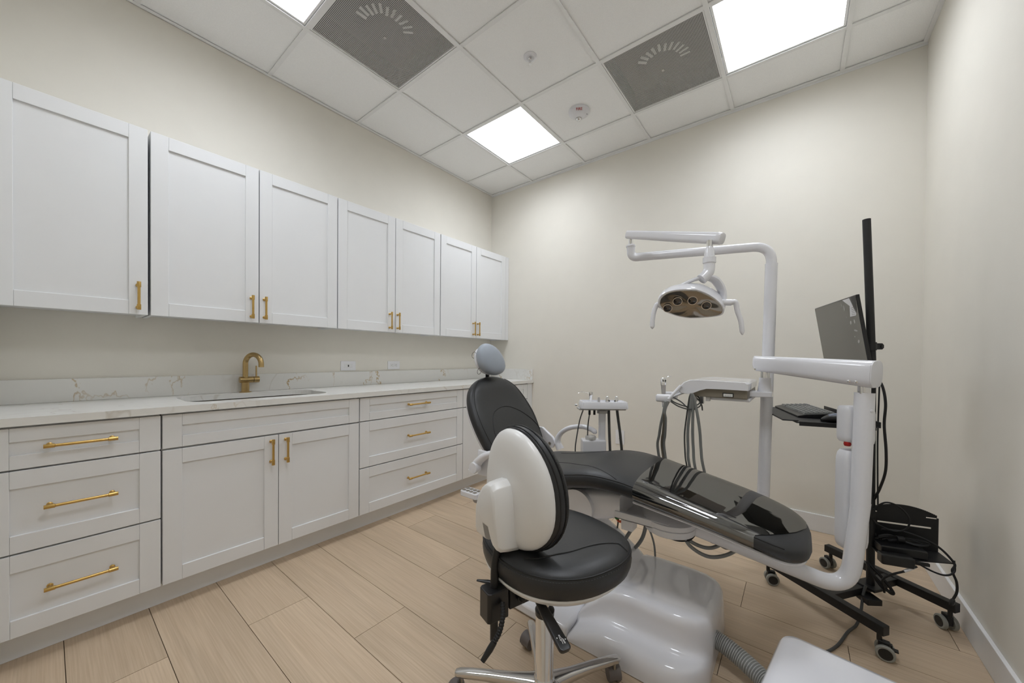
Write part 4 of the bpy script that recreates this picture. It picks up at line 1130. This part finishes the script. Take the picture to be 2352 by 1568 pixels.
for a, lab in ((.034, 'chrome suction handle third from left on the assistant tray'), (.088, 'chrome suction handle at the right end of the assistant tray')):
    s_ = standing(a, .02, [('body', [(0, -.02), (.0125, -.02), (.0115, .006), (.008, .030), (.005, .033), (0, .034)], 'chrome')], 'saliva_ejector', 'chrome', lab, 'saliva ejector')
    bm = B(); lathe(bm, [(0, -.004), (.0035, -.003), (.0035, .003), (0, .004)], mt @ Matrix.Translation((a + (.011 if a < .05 else -.013), .012, .890)), 10); obj('valve_knob', bm, 'blackpl', s_)
for a, b, z1 in ((-.075, -.01, .812), (-.047, -.01, .812)):
    bm = B(); cyl(bm, mt @ V((a, b, .838)), mt @ V((a, b, z1)), .0065, 12); obj('hose_plug', bm, 'blackru', au)
for pts, r, m in (
    ([(-.11, 0, .838), (-.13, -.005, .78), (-.145, -.01, .70), (-.155, -.01, .62), (-.15, -.005, .55), (-.13, 0, .45), (-.08, 0, .36)], .0035, 'hosedark'),
    ([(-.075, -.01, .815), (-.08, -.01, .78), (-.083, -.005, .74), (-.083, 0, .69)], .0035, 'hosedark'),
    ([(.038, 0, .845), (.040, 0, .78), (.044, 0, .68), (.050, 0, .56), (.05, 0, .45), (.02, .01, .36)], .0078, 'hosedark'),
    ([(.085, 0, .845), (.094, 0, .78), (.108, 0, .68), (.118, 0, .56), (.11, 0, .45), (.02, .01, .34)], .0078, 'hosedark')):
    bm = B(); tube(bm, spline([mt @ V(p) for p in pts], 8), r, 12); obj('suction_hose', bm, m, au)
bm = B(); tube(bm, bend([mt @ V((-.04, .01, .31)), mt @ V((-.04, .01, .26)), V((1.95, -1.36, .26)), V((1.95, -1.45, .30))], .05), .03, 16); obj('mounting_tube', bm, 'white', au)
# ------------------------------------------------------------------ operator stool (front towards local +y)
stool = thing('operator_stool', 'black padded stool with white shell back and chrome five star base', 'stool', (2.18, -2.169, 0), math.radians(-18))
def lobj(name, bm, m, parent=stool, **k): return obj(name, bm, m, parent, local=True, **k)
bm = B(); lathe(bm, [(0, .055), (.030, .055), (.036, .07), (.036, .115), (.030, .128), (.0285, .13), (.0285, .318), (.026, .323), (0, .323)], None, 32); lobj('hub', bm, 'chrome')
bm = B(); cyl(bm, (0, 0, .32), (0, 0, .468), .0145, 24); lobj('gas_lift', bm, 'chrome')
bm = B(); lathe(bm, [(.0146, .322), (.030, .323), (.031, .338), (.020, .346), (.0146, .346)], None, 20); lobj('lift_collar', bm, 'blackpl')
for k in range(5):
    a = math.radians(80 + 72 * k); R = Matrix.Rotation(a, 4, 'Z')
    bm = B(); rings = []
    for d, zt, hgt, hw in ((.026, .122, .062, .034), (.05, .118, .046, .026), (.10, .112, .034, .019), (.18, .106, .027, .0165), (.25, .099, .024, .0155), (.285, .094, .022, .015), (.297, .090, .016, .010)):
        rings.append([R @ V((d, x, zt - hgt / 2 + z)) for x, z in sring(hw, hgt / 2, 3.2, 18)])
    loft(bm, rings); lobj('base_arm', bm, 'alu')
    p = R @ V((.28, 0, 0))
    cdir = a + (1.25, 2.2, 0.5, 1.6, 2.6)[k]
    C = Matrix.Translation(p) @ Matrix.Rotation(cdir, 4, 'Z')
    bm = B(); cyl(bm, p + V((0, 0, .05)), p + V((0, 0, .078)), .0065, 12); cs = lobj('caster', bm, 'steel')
    bm = B()
    for s in (-1, 1):
        lathe(bm, [(0, 0), (.020, 0), (.0255, .002), (.027, .006), (.027, .013), (.0255, .016), (0, .016)], C @ axis_mtx((.012, s * .0045, .0272), (0, s, 0)), 24)
    lobj('wheel', bm, 'castgrey', cs)
    bm = B()
    pro = [(.012 + .0285 * math.cos(t), .0272 + .0285 * math.sin(t)) for t in [math.radians(q) for q in range(-10, 191, 20)]]
    pin = [(.012 + .0274 * math.cos(t), .0272 + .0274 * math.sin(t)) for t in [math.radians(q) for q in range(190, -11, -20)]]
    for s in (-1,):
        loft(bm, [[C @ V((x, yv, z)) for x, z in pro + pin] for yv in (-.0215, .0215)])
    lobj('caster_hood', bm, 'castgrey', cs)
SA, SB, SY = .232, .222, .038
def seat_r(z, s, dz=0.0, N=56):
    o = []
    for a, b in sring(SA * s, SB * s, 2.25, N):
        k = max(0.0, b / SB)
        o.append(V((a, SY + b * (1.0 if b < 0 else 1.02), z + dz * (a * a / SA / SA) - 0.012 * k * k)))
    return o
bm = B(); loft(bm, [seat_r(.496, .80), seat_r(.496, .92), seat_r(.502, .965), seat_r(.518, .99), seat_r(.535, 1.0), seat_r(.552, .992), seat_r(.561, .972), seat_r(.568, .94), seat_r(.577, .84, .004), seat_r(.581, .6, .006), seat_r(.580, .3, .004), seat_r(.579, .06)])
seat2 = lobj('seat_cushion', bm, 'leather')
bm = B(); tube(bm, [p + V((0, 0, .0005)) for p in seat_r(.5595, .979)] + [seat_r(.5595, .979)[0] + V((0, 0, .0005))], .0024, 8); lobj('seam', bm, 'seam', seat2)
bm = B()
lp = seat_r(.5535, .9935)
for i in range(len(lp)):
    a, b = lp[i], lp[(i + 1) % len(lp)]
    for q in (0.05, 0.38, 0.71): tube(bm, [a.lerp(b, q), a.lerp(b, q + .2)], .0009, 5)
lobj('stitching', bm, 'stitch', seat2)
from mathutils.bvhtree import BVHTree
_sb = BVHTree.FromPolygons([v.co.copy() for v in seat2.data.vertices], [tuple(p.vertices) for p in seat2.data.polygons])
def seat_top(x, y):
    h = _sb.ray_cast(V((x, y, .7)), V((0, 0, -1)))
    return h[0].z if h[0] is not None else .56
for sg_ in (1, -1):
    pts = spline([V((sg_ * a, b, 0)) for a, b in ((.078, -.14), (.100, -.11), (.1091, -.0843), (.1156, -.0582), (.1291, -.0129), (.136, .0496), (.1486, .1098), (.167, .147), (.194, .156))], 8)
    bm = B(); tube(bm, [V((p.x, p.y, seat_top(p.x, p.y) + .0004)) for p in pts], .0026, 8); lobj('seam', bm, 'seam', seat2)
bm = B(); loft(bm, [[V((a, SY - .004 + b, z)) for a, b in sring(SA * s, SB * s, 2.25, 48)] for z, s in ((.458, .45), (.460, .66), (.466, .80), (.480, .90), (.494, .945), (.499, .94))]); lobj('seat_pan', bm, 'whitec', label='white pan under the seat cushion')
# back rest
BZ = .752
def out(a, s=1.0, dx=0.0):
    """egg outline, wide at the bottom"""
    c, sn = math.cos(a), math.sin(a)
    z = .178 * math.copysign(abs(sn) ** .92, sn)
    x = .168 * math.copysign(abs(c) ** .92, c) * (1 - .13 * sn)
    return x * s, z * s
NB = 52
def brg(y, s, cur=1.0, zs=1.0): 
    o = []
    for k in range(NB):
        x, z = out(2 * PI * k / NB, s); o.append(V((x, y + cur * x * x, BZ + z * zs)))
    return o
bm = B(); loft(bm, [brg(-.066, .25), brg(-.063, .6), brg(-.066, .85), brg(-.074, .95), brg(-.088, .995), brg(-.104, 1.0), brg(-.118, .985), brg(-.122, .95)]); bp_ = lobj('backrest_cushion', bm, 'leather')
bm = B(); lpp = brg(-.094, 1.002); tube(bm, lpp + [lpp[0]], .0022, 8); lobj('seam', bm, 'seam', bp_)
bm = B(); lpp = brg(-.112, .996); tube(bm, lpp + [lpp[0]], .0022, 8); lobj('seam', bm, 'seam', bp_)
bm = B()
lp = brg(-.0895, 1.0)
for i in range(len(lp)):
    a, b = lp[i], lp[(i + 1) % len(lp)]
    for q in (0.05, 0.38, 0.71): tube(bm, [a.lerp(b, q), a.lerp(b, q + .2)], .0009, 5)
lobj('stitching', bm, 'stitch', bp_)
bm = B(); loft(bm, [brg(-.118, .955, .8), brg(-.124, .962, .8), brg(-.134, .945, .75), brg(-.143, .89, .7), brg(-.150, .78, .6), brg(-.154, .6, .5), brg(-.157, .3, .3), brg(-.158, .05)]); lobj('backrest_shell', bm, 'whitec', label='white plastic shell behind the stool backrest')
bm = B(); rings = []
def bossr(y, s):        # cover over the back post, with a slot at its foot
    pts = []
    for x, z in ((-.080, .620), (-.070, .606), (-.030, .595), (-.026, .650), (.012, .650), (.016, .592), (.038, .586), (.050, .60), (.050, .70), (.046, .745), (.036, .772), (.018, .785), (-.010, .782), (-.036, .765), (-.060, .735), (-.078, .69)):
        pts.append(V((x * s, y - (0.010 if .6 < z < .79 else 0), .70 + (z - .70) * s)))
    return pts
loft(bm, [bossr(-.130, 1.03), bossr(-.165, 1.0), bossr(-.190, .96), bossr(-.202, .88), bossr(-.207, .74)])
lobj('rear_cover', bm, 'whitec', bevel=0.006, bseg=3)
bm = B(); tube(bm, bend([(0, -.165, .66), (0, -.172, .60), (0, -.187, .54), (0, -.187, .322)], .03), .0115, 16); lobj('back_post', bm, 'black')
# adjuster block, bracket and levers
bm = B(); prism(bm, [(-.022, -.222), (-.028, -.214), (-.028, -.155), (.028, -.155), (.028, -.214), (.022, -.222)], .392, .476); blk = lobj('adjuster_block', bm, 'blackpl', smooth=False, bevel=0.003)
bm = B(); box(bm, .012, .026, -.15, -.02, .408, .470); box(bm, -.026, -.012, -.15, -.02, .408, .470); box(bm, -.06, .06, -.08, .08, .448, .463); lobj('mounting_bracket', bm, 'black', smooth=False, bevel=0.003)
for yy in (-.12, -.075):
    bm = B(); lathe(bm, [(0, 0), (.010, 0), (.010, .012), (.007, .013), (.007, .026), (.0055, .028), (0, .028)], axis_mtx((.026, yy, .438), (1, 0, 0)), 16); lobj('knob', bm, 'blackpl')
W2L = WM[stool].inverted()
def wl(p): return W2L @ V(p)
pd0, pd1 = V((2.243, -2.300, .462)), V((2.366, -2.358, .418))
ax = (pd1 - pd0).normalized(); sd = ax.cross(V((0, 0, 1))).normalized(); up = sd.cross(ax)
bm = B(); rings = []
for f, hw in ((0, .0095), (.15, .012), (.3, .014), (.85, .0165), (.95, .0165), (.985, .0145), (1.0, .010)):
    p = pd0.lerp(pd1, f); rings.append([p + sd * a + up * b for a, b in sring(hw, .006, 5, 24)])
loft(bm, rings); pdl = obj('height_lever', bm, 'blackpl', stool)
bm = B(); tube(bm, [W_ for W_ in (V((2.215, -2.265, .468)), pd0, pd0.lerp(pd1, .1))], .006, 10); obj('lever_shaft', bm, 'black', stool)
# white seated-person symbol with two arrows
im = axis_mtx(pd0.lerp(pd1, .84) + up * .0062, up, -ax)
bm = B()
S_ = 0.0011
def strip(pts, wd=1.0):
    for (a, b) in zip(pts[:-1], pts[1:]):
        a, b = V((a[0], a[1], 0)) * S_, V((b[0], b[1], 0)) * S_
        t = (b - a).normalized(); nn = V((-t.y, t.x, 0)) * wd * S_ * .5
        loft(bm, [[im @ (q + V((0, 0, h))) for q in (a - nn, a + nn, b + nn, b - nn)] for h in (0, .0004)])
strip([(12, -1), (12.5, 1), (10.5, 1.2), (10.5, -1), (12, -1)], .9)
strip([(9.5, 1.5), (3, 2.5), (1.5, 0), (-1, -3.0), (-8, -3.2)], 1.0)
strip([(9.5, -1.2), (5, -1.0), (4, -2), (1, -5.0), (-8, -5.2), (-8, -3.2)], 1.0)
strip([(1.5, 4), (0, 1.5), (-4, .5), (-8, 1.5)], 1.0)
strip([(7, 7), (9, 8), (7, 9), (7, 7)], 1.2); strip([(0, -8.5), (-2, -9.5), (0, -10.5), (0, -8.5)], 1.2)
obj('lever_symbol', bm, 'ink', pdl, smooth=False)
bm = B(); P_ = spline([(2.157, -2.352, .448), (2.172, -2.368, .425), (2.176, -2.385, .395), (2.172, -2.405, .372)], 14)
tube(bm, P_, [.0075 if i % 3 else .0062 for i in range(len(P_))], 14); obj('flexible_lever', bm, 'blackru', stool, angle=20)
bm = B(); tube(bm, [(2.172, -2.404, .374), (2.168, -2.416, .360), (2.160, -2.436, .337)], [.0085, .009, .0065], 14); obj('lever_tip', bm, 'blackpl', stool)
bm = B(); tube(bm, [(2.135, -2.322, .473), (2.09, -2.340, .474), (2.058, -2.352, .472)], [.006, .008, .004], 12, flat=.6); obj('tilt_lever', bm, 'blackpl', stool)

# ------------------------------------------------------------------ rolling monitor stand
nst = V((-.965, -.263, 0)).normalized(); wst = V((-nst.y, nst.x, 0)) * -1
if wst.y < 0: wst = -wst
st = thing('monitor_stand', 'black rolling monitor stand with tall pole near the right wall', 'monitor stand', (3.04, -.86, 0))
CA = [V((3.068, -1.178, 0)), V((2.70, -.888, 0)), V((3.327, -.815, 0)), V((2.962, -.534, 0))]
LZ0, LZ1 = .092, .128
def bar_between(a, b, hw, z0, z1, ext=0.0):
    a, b = V(a), V(b); t = (b - a).normalized(); s = V((-t.y, t.x, 0)) * hw
    a = a - t * ext; b = b + t * ext
    bm = B(); loft(bm, [[V((q.x, q.y, z)) for q in (a - s, a + s, b + s, b - s)] for z in (z0, z1)]); return bm
for i, j in ((0, 1), (2, 3)): obj('base_leg', bar_between(CA[i], CA[j], .017, LZ0, LZ1, .022), 'black', st, smooth=False, bevel=0.002)
mA, mB = (CA[0] + CA[1]) / 2, (CA[2] + CA[3]) / 2
mA = CA[0].lerp(CA[1], .42); mB = CA[2].lerp(CA[3], .42)
obj('cross_bar', bar_between(mA, mB, .026, LZ0 + .001, LZ1 - .004, -.016), 'black', st, smooth=False, bevel=0.002)
pc = V((3.078, -.868, 0))
bm = B(); box(bm, -.03, .03, -.03, .03, .075, .10, Matrix.Translation(pc + V((-.01, -.055, 0))) @ Matrix.Rotation(.6, 4, 'Z')); box(bm, -.04, .04, -.04, .04, .118, .13, Matrix.Translation(pc) @ Matrix.Rotation(.92, 4, 'Z')); obj('pole_socket', bm, 'black', st, smooth=False, bevel=0.002)
bm = B(); tube(bm, [pc + V((0, 0, .12)), V((3.070, -.872, 1.13)), V((3.046, -.862, 1.775))], .0148, 22); obj('pole', bm, 'black', st)
for k, c in enumerate(CA):
    cdir = (0.75, 0.3, 2.0, 2.35)[k]
    C = Matrix.Translation(c) @ Matrix.Rotation(cdir, 4, 'Z')
    if k == 0: C = Matrix.Translation(c) @ Matrix.Rotation(math.radians(90 - 37), 4, 'Z') @ Matrix.Rotation(-1.0, 4, 'Z')
    bm = B(); cyl(bm, C @ V((0, 0, .06)), C @ V((0, 0, .094)), .008, 12); box(bm, -.004, .030, -.010, .010, .022, .066, C); cs = obj('caster', bm, 'blackpl', st, bevel=0.003)
    for s in (-1, 1):
        bm = B(); lathe(bm, [(.0, .0), (.020, 0), (.0205, -.001), (.026, -.001), (.0285, .002), (.029, .006), (.0285, .012), (.026, .0145), (.0205, .0145), (.020, .0135), (0, .0135)], C @ axis_mtx((.016, s * .012, .0292), (0, s, 0)), 28); wh = obj('wheel', bm, 'tyre', cs)
        bm = B(); lathe(bm, [(0, .0142), (.0205, .0142), (.0205, .0152), (0, .0152)], C @ axis_mtx((.016, s * .012, .0292), (0, s, 0)), 24); obj('wheel_disc', bm, 'blackpl', cs)
    if k in (0,):
        bm = B(); box(bm, .032, .052, -.010, .010, .040, .045, C); box(bm, .03, .036, -.008, .008, .04, .06, C); obj('brake_pedal', bm, 'blackpl', cs, smooth=False, bevel=0.001)
# keyboard shelf
KZ = .868
km = Matrix(((wst.x, nst.x, 0, 2.872), (wst.y, nst.y, 0, -.815), (0, 0, 1, 0), (0, 0, 0, 1)))     # local x along width, local y towards the user
bm = B(); box(bm, -.315, .25, -.125, .155, KZ - .004, KZ, km); box(bm, -.315, .25, -.125, -.121, KZ, KZ + .02, km); box(bm, -.318, -.314, -.11, .145, KZ - .014, KZ + .004, km)
obj('keyboard_shelf', bm, 'black', st, smooth=False, bevel=0.001)
bm = B(); box(bm, -.312, .10, .145, .205, KZ + .003, KZ + .009, km); obj('wrist_rest', bm, 'black', st, smooth=False, bevel=0.003)
bm = B(); tube(bm, [V((3.07, -.872, KZ - .03)), V((2.93, -.84, KZ - .022))], .014, 10, flat=.7); obj('shelf_arm', bm, 'black', st)
# monitor bracket
bm = B(); p = V((3.065, -.872, 1.20)); lathe(bm, [(0.0149, -.018), (.021, -.018), (.021, .018), (.0149, .018)], Matrix.Translation(p), 22)
obj('clamp_collar', bm, 'black', st)
bm = B(); loft(bm, [[p + RT * .02 + V((0, 0, a)) for a in ()] or [p + RT * d - FW * e + V((0, 0, h)) for d, h in ((.015, -.014), (.047, -.014), (.054, -.006), (.054, .006), (.047, .014), (.015, .014))] for e in (-.008, .008)]); obj('clamp_handle', bm, 'black', st, bevel=0.002)
bm = B(); lathe(bm, [(0, 0), (.006, 0), (.006, .003), (0, .0035)], axis_mtx(p + RT * .043 - FW * .008, -FW), 12); obj('clamp_bolt', bm, 'blackpl', st)
# computer shelf
sm = Matrix(((.96, -.27, 0, 3.105), (.27, .96, 0, -.905), (0, 0, 1, 0), (0, 0, 0, 1)))     # local x away from the pole, local y towards the back wall
SZ = .300
bm = B(); poly = [(-.02, -.035), (.075, -.045), (.225, -.01), (.23, .085), (-.02, .085)]
prism(bm, poly, SZ, SZ + .004, sm); obj('computer_shelf', bm, 'black', st, smooth=False)
bm = B()
# back plate with slots: built as strips around the openings
y0, y1 = .084, .088
def pbox(a, b, c, d): box(bm, a, b, y0, y1, c, d, sm)
xa, xb = -.02, .228
pbox(xa, xb, SZ, SZ + .100); 
pbox(xa, .022, SZ + .100, SZ + .108); pbox(.205, xb, SZ + .100, SZ + .108)
n = 42
for i in range(n):
    x0_, x1_ = xa + (xb - xa) * i / n, xa + (xb - xa) * (i + 1) / n
    xm = ((x0_ + x1_) / 2 - (xa + xb) / 2) / ((xb - xa) / 2)
    top_ = SZ + .158 + .034 * (1 - xm * xm) if abs(xm) < .93 else SZ + .150
    if .93 > abs(xm) > .68:
        pbox(x0_, x1_, SZ + .108, SZ + .146); pbox(x0_, x1_, SZ + .151, top_)
    else: pbox(x0_, x1_, SZ + .108, top_)
obj('shelf_back_plate', bm, 'black', st, smooth=False)
bm = B(); tube(bm, [V((3.075, -.868, SZ + .05)), sm @ V((0.0, .06, SZ + .05))], .012, 10); obj('shelf_arm', bm, 'black', st)

# monitor
mon = thing('monitor', 'flat screen monitor turned towards the left wall on the black pole', 'monitor', (2.95, -.88, 1.10))
tl = math.radians(9)
mn = (nst * math.cos(tl) - V((0, 0, 1)) * math.sin(tl)).normalized(); mu = mn.cross(wst).normalized()
if mu.z < 0: mu = -mu
mc = V((2.948, -.885, 1.259)) - wst * .022
def MP(a, b, c): return mc + wst * a + mu * b + mn * c
mw, mh = .222, .146
bm = B(); P8 = lambda a0, a1, b0, b1, c0, c1: loft(bm, [[MP(a, b, c) for a, b in ((a0, b0), (a1, b0), (a1, b1), (a0, b1))] for c in (c0, c1)])
P8(-mw, mw, -mh, mh, -.012, 0); obj('casing', bm, 'blackpl', mon, smooth=False, bevel=0.002)
bm = B(); P8(-mw + .004, mw - .004, -mh + .006, mh - .004, .0002, .0012); obj('screen', bm, 'screen', mon, smooth=False)
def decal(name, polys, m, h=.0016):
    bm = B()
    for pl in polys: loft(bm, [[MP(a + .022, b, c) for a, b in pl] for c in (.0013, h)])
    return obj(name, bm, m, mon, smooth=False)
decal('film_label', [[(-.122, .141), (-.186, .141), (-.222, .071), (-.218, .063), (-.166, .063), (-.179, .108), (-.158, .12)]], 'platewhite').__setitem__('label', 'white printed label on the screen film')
decal('label_print', [[(a, b), (a, b - .0012), (a - l, b - .0006), (a - l, b + .0006)] for a, b, l in ((-.187, .098, .022), (-.187, .091, .025), (-.186, .084, .028), (-.184, .077, .030), (-.182, .070, .031))], 'slot', .0019)
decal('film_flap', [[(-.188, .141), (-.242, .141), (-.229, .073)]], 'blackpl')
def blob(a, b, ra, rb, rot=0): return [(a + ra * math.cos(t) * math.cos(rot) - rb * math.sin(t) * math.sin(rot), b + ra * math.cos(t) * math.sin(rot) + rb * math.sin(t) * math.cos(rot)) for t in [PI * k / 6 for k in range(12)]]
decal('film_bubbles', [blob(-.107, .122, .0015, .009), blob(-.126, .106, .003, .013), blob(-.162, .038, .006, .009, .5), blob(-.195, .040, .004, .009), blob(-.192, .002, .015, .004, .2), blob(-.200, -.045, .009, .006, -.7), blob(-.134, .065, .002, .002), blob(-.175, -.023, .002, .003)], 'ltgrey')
bm = B(); P8(-.14, .14, -.125, .03, -.034, -.0125); obj('rear_housing', bm, 'blackpl', mon, smooth=False, bevel=0.006)
bm = B(); P8(-.05, .05, -.06, .04, -.040, -.0345); P8(-.0505, -.048, -.06, .04, -.046, -.0345); P8(.048, .0505, -.06, .04, -.046, -.0345); obj('mount_plate', bm, 'greymet', mon, smooth=False)
bm = B(); tube(bm, [MP(0, -.03, -.040), V((3.062, -.870, 1.2)) + nst * .026], .012, 12); obj('mount_neck', bm, 'black', mon)

# keyboard: long side along the shelf
kb = thing('keyboard', 'dark grey full size keyboard lying on the black shelf', 'keyboard', (2.85, -.74, KZ))
def KP(a, b, c): return km @ V((a, b, KZ + c))
kx0, kx1, ky0, ky1 = -.155, .24, -.052, .105
bm = B()
prof = [(ky0, .001), (ky0, .022), (ky0 + .02, .026), (ky1 - .03, .016), (ky1, .008), (ky1, .001)]
loft(bm, [[KP(x, b, c) for b, c in prof] for x in (kx0, kx0 + .002, kx1 - .002, kx1)]); kbody = obj('body', bm, 'blackpl', kb, smooth=False, bevel=0.002)
bm = B()
for r in range(6):
    b0 = ky0 + .016 + r * .0195
    ncol = 22
    for c in range(ncol):
        a0 = kx0 + .012 + c * .0193
        if a0 + .017 > kx1 - .008: continue
        if c in (15, 19) : continue
        h0 = .0255 - .012 * (b0 - ky0) / (ky1 - ky0)
        loft(bm, [[KP(a, b, h) for a, b in ((a0 + i_, b0 + i_), (a0 + .0165 - i_, b0 + i_), (a0 + .0165 - i_, b0 + .0165 - i_), (a0 + i_, b0 + .0165 - i_))] for i_, h in ((0, h0 - .002), (.0015, h0 + .007))])
obj('keys', bm, 'keys', kbody, smooth=False)
ms = thing('mouse', 'black mouse with a blue grey back at the near end of the keyboard shelf', 'mouse', (2.89, -1.06, KZ))
def mring(f):
    hw = .030 * math.sin(PI * min(1, max(0.02, f)) ** .8) ** .5; hh = .038 * math.sin(PI * min(1, max(.02, .12 + .80 * f))) ** .8
    return [km @ V((-.25 + a, -.065 + .115 * f, KZ + .0012 + (b + hh) / 2 * 1.0)) for a, b in sring(max(hw, .004), hh, 2.4, 24)]
bm = B(); loft(bm, [mring(i / 12) for i in range(13)]); mb = obj('body', bm, 'blackpl', ms)
def mtop(f):
    hw = .020 * math.sin(PI * min(1, max(0.02, f)) ** .8) ** .5; hh = .038 * math.sin(PI * min(1, max(.02, .12 + .80 * f))) ** .8
    return [km @ V((-.25 + hw * q / 4, -.065 + .115 * f, KZ + .0022 + hh * (1 - .10 * (q / 4) ** 2))) for q in range(-4, 5)]
bm = B(); loft(bm, [mtop(i / 14) for i in range(1, 12)], cap=False, closed=False); obj('top_panel', bm, 'mousetop', ms)

# computer box, cables
pcx = thing('mini_computer', 'small black computer box on the lower shelf of the monitor stand', 'computer', sm @ V((.09, .01, SZ + .0045)))
bm = B(); box(bm, -.012, .140, -.030, .070, SZ + .0045, SZ + .040, sm); obj('casing', bm, 'blackpl', pcx, smooth=False, bevel=0.005)
bm = B()
for i in range(6): box(bm, .150 - .0095, .1515 - .010, -.02 + i * .014, -.012 + i * .014, SZ + .012, SZ + .022, sm)
obj('ports', bm, 'steel', pcx, smooth=False)
pa = thing('power_adapter', 'black power adapter with grooved top hanging at the front of the lower shelf', 'power adapter', sm @ V((.02, -.06, SZ + .0045)))
bm = B(); box(bm, -.03, .078, -.078, -.034, SZ - .022, SZ + .022, sm); obj('body', bm, 'blackpl', pa, smooth=False, bevel=0.008, bseg=3)
bm = B(); box(bm, .078, .135, -.052, -.040, SZ - .012, SZ + .002, sm); obj('plug', bm, 'blackpl', pa, smooth=False, bevel=0.003)
cb = thing('cable_bundle', 'coiled and tied black cables heaped on the lower shelf', 'cable bundle', sm @ V((.09, .03, SZ + .045)))
random.seed(3)
for k in range(9):
    o = random.uniform(-.012, .012); q = random.uniform(-.006, .012)
    pts = [(.0 + random.uniform(-.012, .01), .02 + o, SZ + .052 + q), (.04, .028 + o * .4, SZ + .060 + q), (.075, .030, SZ + .055 + .004 * (k % 3)), (.11, .028 + o * .5, SZ + .056 + q), (.155 + random.uniform(-.01, .015), .02 + o, SZ + .050 + q), (.12, .012 + o, SZ + .048), (.075, .026, SZ + .052 + .003 * (k % 2)), (.03, .015 + o, SZ + .050)]
    bm = B(); tube(bm, spline([sm @ V(p) for p in pts], 6), .0026, 7); obj('loop', bm, 'blackru', cb)
bm = B(); cyl(bm, sm @ V((.064, .029, SZ + .056)), sm @ V((.088, .029, SZ + .056)), .014, 12); obj('cable_tie', bm, 'blackru', cb)
def cable(label, pts, r, m='blackru', plug=None, n=10):
    t = thing('cable', label, 'cable', pts[0])
    bm = B(); tube(bm, spline(pts, n), r, 10); obj('cord', bm, m, t)
    if plug:
        bm = B(); a, b = V(plug[0]), V(plug[1]); tube(bm, [a, a.lerp(b, .15), a.lerp(b, .85), b], [r * 1.3, .0075, .0075, .006], 8); obj('plug', bm, 'blackpl', t)
    return t
def sp3(x, y, z): return sm @ V((x, y, z))
cable('black cable arching in a wide loop above the lower shelf', [sp3(-.02, .03, SZ + .17), sp3(.02, .02, SZ + .212), sp3(.06, .01, SZ + .205), sp3(.09, 0, SZ + .165), sp3(.085, .0, SZ + .12), sp3(.05, .01, SZ + .095), sp3(0, .02, SZ + .11), sp3(-.02, .03, SZ + .13)], .0036)
cable('black cable hanging off the right end of the lower shelf with its plug dangling', [sp3(.02, .045, SZ + .085), sp3(.10, .035, SZ + .088), sp3(.18, .01, SZ + .062), sp3(.222, -.02, SZ + .01), sp3(.212, -.03, SZ - .02), sp3(.222, -.036, SZ - .06), sp3(.222, -.038, SZ - .10), sp3(.210, -.040, SZ - .132)], .0042, plug=(sp3(.211, -.040, SZ - .130), sp3(.204, -.041, SZ - .155)))
cable('black cable with white tag sagging under the lower shelf', [sp3(.075, -.05, SZ + .01), sp3(.13, -.058, SZ - .02), sp3(.18, -.05, SZ - .034), sp3(.215, -.035, SZ - .02), sp3(.222, -.02, SZ + .02)], .0036)
t = cable('black cable running from the lower shelf down to the pole foot', [sp3(.088, -.062, SZ - .012), sp3(.05, -.07, SZ - .035), sp3(.01, -.06, SZ - .065), sp3(-.012, -.045, SZ - .10), sp3(0, -.03, SZ - .14), sp3(.005, -.02, SZ - .165)], .0042)
bm = B(); a, b = sp3(.045, -.070, SZ - .038), sp3(.078, -.066, SZ - .017); cyl(bm, a, b, .0056, 12); obj('paper_tag', bm, 'platewhite', t)
cable('folded black cable tied against the foot of the pole', [pc + V((-.015, -.03, .24)), pc + V((.0, -.045, .20)), pc + V((.03, -.05, .165)), pc + V((.055, -.05, .138)), pc + V((.065, -.05, .142)), pc + V((.045, -.048, .175)), pc + V((.01, -.04, .215)), pc + V((-.01, -.03, .23)), pc + V((.005, -.043, .19)), pc + V((.035, -.052, .15)), pc + V((.062, -.052, .145))], .006)
cable('grey striped power cord running over the floor under the stand leg', [pc + V((-.02, -.05, .14)), pc + V((-.03, -.062, .10)), pc + V((-.04, -.10, .045)), V((3.02, -1.02, .008)), V((2.985, -1.10, .006)), V((2.945, -1.22, .006)), V((2.90, -1.30, .006)), V((2.84, -1.35, .006))], .0052, 'hosedark')
cable('short black cable looping beside the column behind the control box', [V((3.085, -.905, 1.06)), V((3.100, -.92, 1.02)), V((3.108, -.93, .95)), V((3.105, -.93, .86)), V((3.112, -.93, .75)), V((3.112, -.925, .66)), V((3.10, -.90, .58)), V((3.085, -.88, .52))], .005)
cable('thin black cable running down along the monitor stand pole', [V((3.095, -.885, 1.10)), V((3.092, -.895, .98)), V((3.09, -.895, .8)), V((3.092, -.895, .62)), V((3.095, -.89, .5))], .003)
